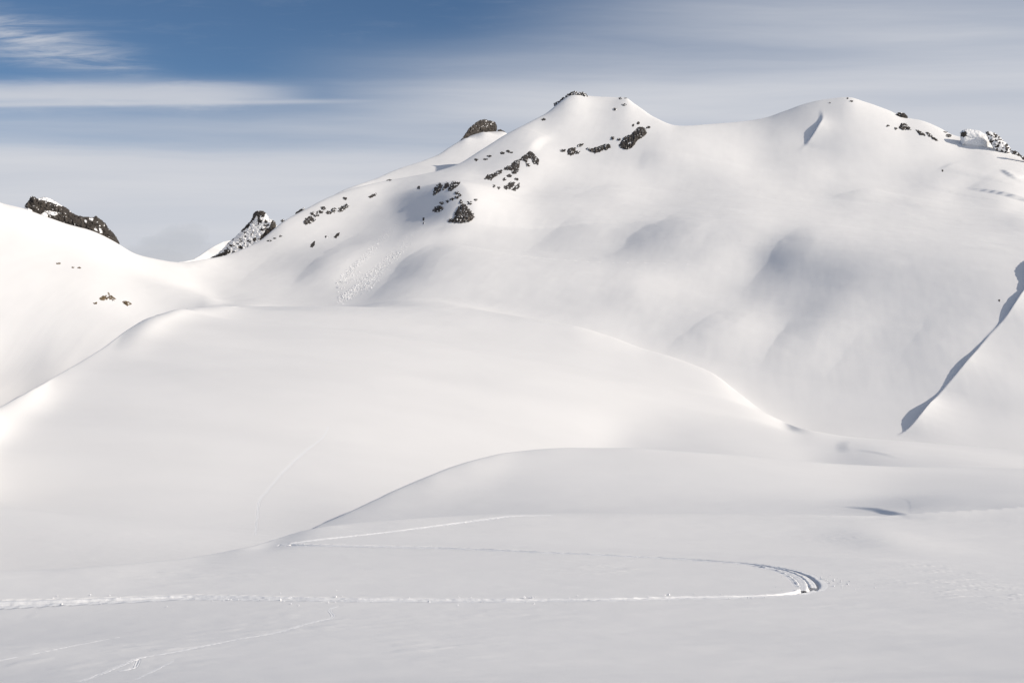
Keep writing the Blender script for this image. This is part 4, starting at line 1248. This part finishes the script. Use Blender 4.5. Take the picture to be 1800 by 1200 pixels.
# the left shoulder
crag('patch of dark stones low on the left shoulder', [[(534, 391), (539, 384), (546, 380), (549, 384), (554, 386), (546, 391), (538, 394)], blob(549, 375, 3, 2), blob(562, 373, 5, 1.8), blob(556, 379, 4, 1.4), blob(568, 366, 4, 1.6)], rag=1.7, bulge=1.6, snow=0.34, snow_scale=1.5, grow=1.6, seed=61, scale=1.6)
crag('patch of dark stones higher on the left shoulder', [[(594, 371), (598, 366), (604, 362), (611, 357.5), (613, 362), (606, 367), (598, 372)], blob(587, 369, 4, 3), blob(578, 374, 4, 1.6), blob(606, 349, 3, 1.2)], rag=1.7, bulge=1.6, snow=0.36, snow_scale=1.5, grow=1.6, seed=62, scale=1.6)
crag('small rocks poking through the skyline of the left shoulder', [[(520, 375), (526, 370), (534, 365.5), (535, 368), (528, 373), (522, 377)], blob(497, 388, 3, 1.4)], depth=lambda U, V: 790 + 0 * U, rag=0.8, bulge=1.4, snow=0.3, seed=63, scale=1.5)
crag('short dark rib on the upper left shoulder', [[(648, 346), (654, 342), (662, 340), (660, 344), (652, 348)], blob(684, 317, 4, 1.2)], rag=0.9, bulge=1.4, snow=0.3, seed=64, scale=1.5)
crag('pair of small rocks in the gully below the left shoulder', [[(587, 417), (592, 411), (597, 408.5), (596, 413), (591, 418)], blob(574, 416, 3, 1.6)], rag=0.8, bulge=1.6, snow=0.25, seed=65, scale=1.5)
crag('single small rock beside the leftmost gully', [[(545, 434), (548, 428), (553, 424), (553, 430), (549, 435)]], rag=0.8, bulge=1.6, snow=0.25, seed=66, scale=1.5)
crag('string of tiny stones under the rock tooth', [blob(473, 423, 4, 1.2), blob(483, 419, 3, 1.2), blob(493, 415, 3, 1)], rag=0.9, bulge=1.3, snow=0.3, seed=67, scale=1.5)
# the right-hand dome
crag('dark rock on the skyline right of the domed summit', [[(1576, 201), (1580, 199), (1586, 199), (1590, 200), (1595, 206), (1595, 213), (1588, 212), (1580, 207)]], depth=lambda U, V: 1030 + 0 * U, rag=0.8, bulge=2.2, snow=0.18, seed=71, scale=1.6)
crag('speckled rock just below the dark skyline rock', [[(1581, 224), (1585, 216.5), (1592, 217), (1596, 222), (1601, 228), (1594, 227), (1588, 229)], blob(1575, 226, 2, 1.4), blob(1561, 221, 2, 1)], rag=1.3, bulge=1.8, snow=0.34, snow_scale=1.5, grow=1.2, seed=72, scale=1.5)
crag('diagonal string of rocks running down right of the domed summit', [[(1611, 228), (1616, 231), (1623, 234), (1626, 238), (1618, 237), (1613, 232)], [(1628, 233), (1636, 236), (1639, 240), (1633, 240)], [(1638, 241), (1646, 244), (1649, 248), (1642, 246)], blob(1668, 238, 5, 2.6), blob(1662, 232, 3, 1.2)], rag=1.1, bulge=1.6, snow=0.32, snow_scale=1.5, grow=1.2, seed=73, scale=1.5)
crag('snow-capped block on the skyline at far right', [[(1688, 234), (1692, 230), (1700, 227.5), (1712, 229.5), (1722, 231), (1733, 238), (1741, 248), (1738, 262), (1716, 262), (1690, 254)]], depth=lambda U, V: 985 + 0 * U, rag=0.5, bulge=3.0, snow=1.3, snow_scale=2.5, seed=74, scale=2.5, relief=0.35, smooth=True,
     rock_poly=[[(1688, 235), (1692, 231), (1699, 232), (1701, 240), (1693, 241), (1688, 239)]])  # dark left end: blue shade on the snow, put in as rock colour
crag('frosted rock slabs beside the snow-capped skyline block', [[(1733, 233), (1738, 231.5), (1748, 235), (1757, 241), (1763, 248), (1771, 254), (1776, 262), (1772, 272), (1748, 262), (1738, 245)]], depth=lambda U, V: 975 + 0 * U, rag=0.6, bulge=2.2, snow=0.72, snow_scale=2.6, seed=75, scale=1.8, relief=0.6, smooth=True)
crag('small dark rocks where the skyline meets the right edge', [[(1777, 266), (1783, 266), (1790, 269), (1793, 274), (1784, 271), (1779, 270)], [(1794, 273), (1800, 278), (1806, 285), (1798, 280)]], depth=lambda U, V: 955 + 0 * U, rag=0.9, bulge=1.8, snow=0.3, seed=76, scale=1.5)
crag('two pinprick stones on top of the domed summit', [blob(1490, 172.5, 1.4, 2), blob(1496, 178, 3.4, 1.4), blob(1458, 181, 2.4, 1)], rag=0.6, bulge=1.0, snow=0.4, seed=77, scale=1.4)
crag('lone stone on the snow bench below the domed summit', [blob(1657, 300, 1.4, 2.0)], rag=0.5, bulge=1.2, snow=0.2, seed=78, scale=1.4)
crag('lone fleck of rock on the steep face at far right', [blob(1757, 528, 2.0, 1.6)], rag=0.5, bulge=1.2, snow=0.3, seed=79, scale=1.4)
# bare patches on the left hill
crag('brown patches of bare ground on the bright left hill', [[(175, 524), (180, 520), (188, 519), (190, 525), (184, 528), (177, 527)], [(190, 523), (191, 517), (196, 520), (203, 524), (200, 528), (193, 526)], blob(168, 533, 3, 1.6), blob(191, 515, 1.6, 1.4)], rag=1.2, bulge=0.9, snow=0.25, snow_scale=1.5, mat=MAT_BROWN, seed=81, cat='bare ground', name='bare_patch', scale=1.5)
crag('single brown tuft at the right edge of the left hill', [[(215, 530), (220, 528.5), (226, 530), (231, 534), (224, 538), (219, 535)]], rag=1.1, bulge=0.9, snow=0.25, snow_scale=1.5, mat=MAT_BROWN, seed=82, cat='bare ground', name='bare_patch', scale=1.5)
crag('three thin grass flecks high on the left hill', [blob(103, 463, 4.5, 1.3), blob(128, 470, 2.6, 0.9), blob(139, 470.5, 3.6, 1.3)], rag=0.6, bulge=0.6, snow=0.38, mat=MAT_BROWN, seed=83, cat='bare ground', name='bare_patch', scale=1.5)


# ------------------------------------------------------------------ the far mountain seen through the saddle
def far_peak():
    """a sunlit ridge climbing away to the right; its right-hand flank is what one sees"""
    n, M = 120, 150
    ys = np.linspace(4700, 8600, n)
    off = np.concatenate([-np.geomspace(900, 4, 60), np.geomspace(4, 1500, 90)])
    uu = np.array([230, 262, 277, 308, 322, 339, 352, 364, 378, 392, 404, 440], float)
    vv = np.array([470, 466.5, 464, 461, 459, 455.5, 448, 439.5, 431, 424.5, 422, 416], float)
    dd = np.linspace(4700, 8600, 12)
    rx, ry, rz = place(uu, vv, dd)
    X = np.interp(ys, ry, rx)[:, None] + off[None]
    Y = ys[:, None] + 0 * X
    z0 = np.interp(ys, ry, rz)[:, None]
    flank = np.where(off[None] > 0, -0.42 * off[None], 1.1 * off[None])
    rough = 16 * fbm(X / 190, Y / 260, 4, 3) * np.clip(np.abs(off[None]) / 120, 0, 1) - 14 * np.abs(fbm(X / 420 + Y / 900, Y / 260, 3, 8)) * np.clip(off[None] / 80, 0, 1)
    z = z0 + flank + rough
    V = np.stack([X, Y, z], -1).reshape(-1, 3)
    i, j = np.meshgrid(np.arange(n - 1), np.arange(M - 1), indexing='ij')
    q = np.stack([i * M + j, i * M + j + 1, (i + 1) * M + j + 1, (i + 1) * M + j], -1).reshape(-1, 4)
    mesh_obj('far_mountain', V, q, MAT_SNOW, kind='structure')


far_peak()


# ------------------------------------------------------------------ the low cloud behind the saddle
def low_cloud():
    m = bpy.data.materials.new('cloud')
    m.use_nodes = True
    g = NG(m.node_tree)
    g.n.clear()
    out = g.node('ShaderNodeOutputMaterial')
    pv = g.node('ShaderNodeVolumePrincipled')
    pv.inputs['Color'].default_value = (0.97, 0.97, 0.98, 1)
    pv.inputs['Anisotropy'].default_value = 0.3
    tc = g.node('ShaderNodeTexCoord').outputs['Object']
    pv.inputs['Density'].default_value = 0.0005
    g.l.new(pv.outputs[0], out.inputs['Volume'])
    bm = bmesh.new()
    parts = []
    for (u, v, ru, rv) in ((318, 424, 46, 26), (350, 412, 20, 18), (285, 432, 42, 20), (338, 402, 22, 10), (250, 446, 40, 16), (345, 440, 34, 18), (312, 408, 24, 14), (296, 452, 60, 18)):
        D = 9000.0
        x, y, z = place(u, v, D)
        ma = bmesh.ops.create_icosphere(bm, subdivisions=4, radius=1.0)
        for q in ma['verts']:
            w = 1 + 0.10 * float(fbm(np.array(q.co.x * 2.5 + u), np.array(q.co.z * 2.5 + q.co.y * 2), 3, int(u)))
            q.co = Vector((float(x) + q.co.x * ru * D / FPX * w, float(y) + q.co.y * ru * D / FPX * w * 1.2, float(z) + q.co.z * rv * D / FPX * w))
    me = bpy.data.meshes.new('cloud')
    bm.to_mesh(me)
    bm.free()
    me.materials.append(m)
    o = bpy.data.objects.new('cloud', me)
    scn.collection.objects.link(o)
    # one closed body out of the overlapping billows
    r = o.modifiers.new('join', 'REMESH')
    r.mode = 'VOXEL'
    r.voxel_size = 9.0
    c0 = place(315, 430, 9000.0)
    for v_ in me.vertices:
        v_.co -= Vector(tuple(float(q) for q in c0))
    o.location = tuple(float(q) for q in c0)
    tag(o, 'low soft grey cloud behind the saddle on the left', 'cloud')


low_cloud()
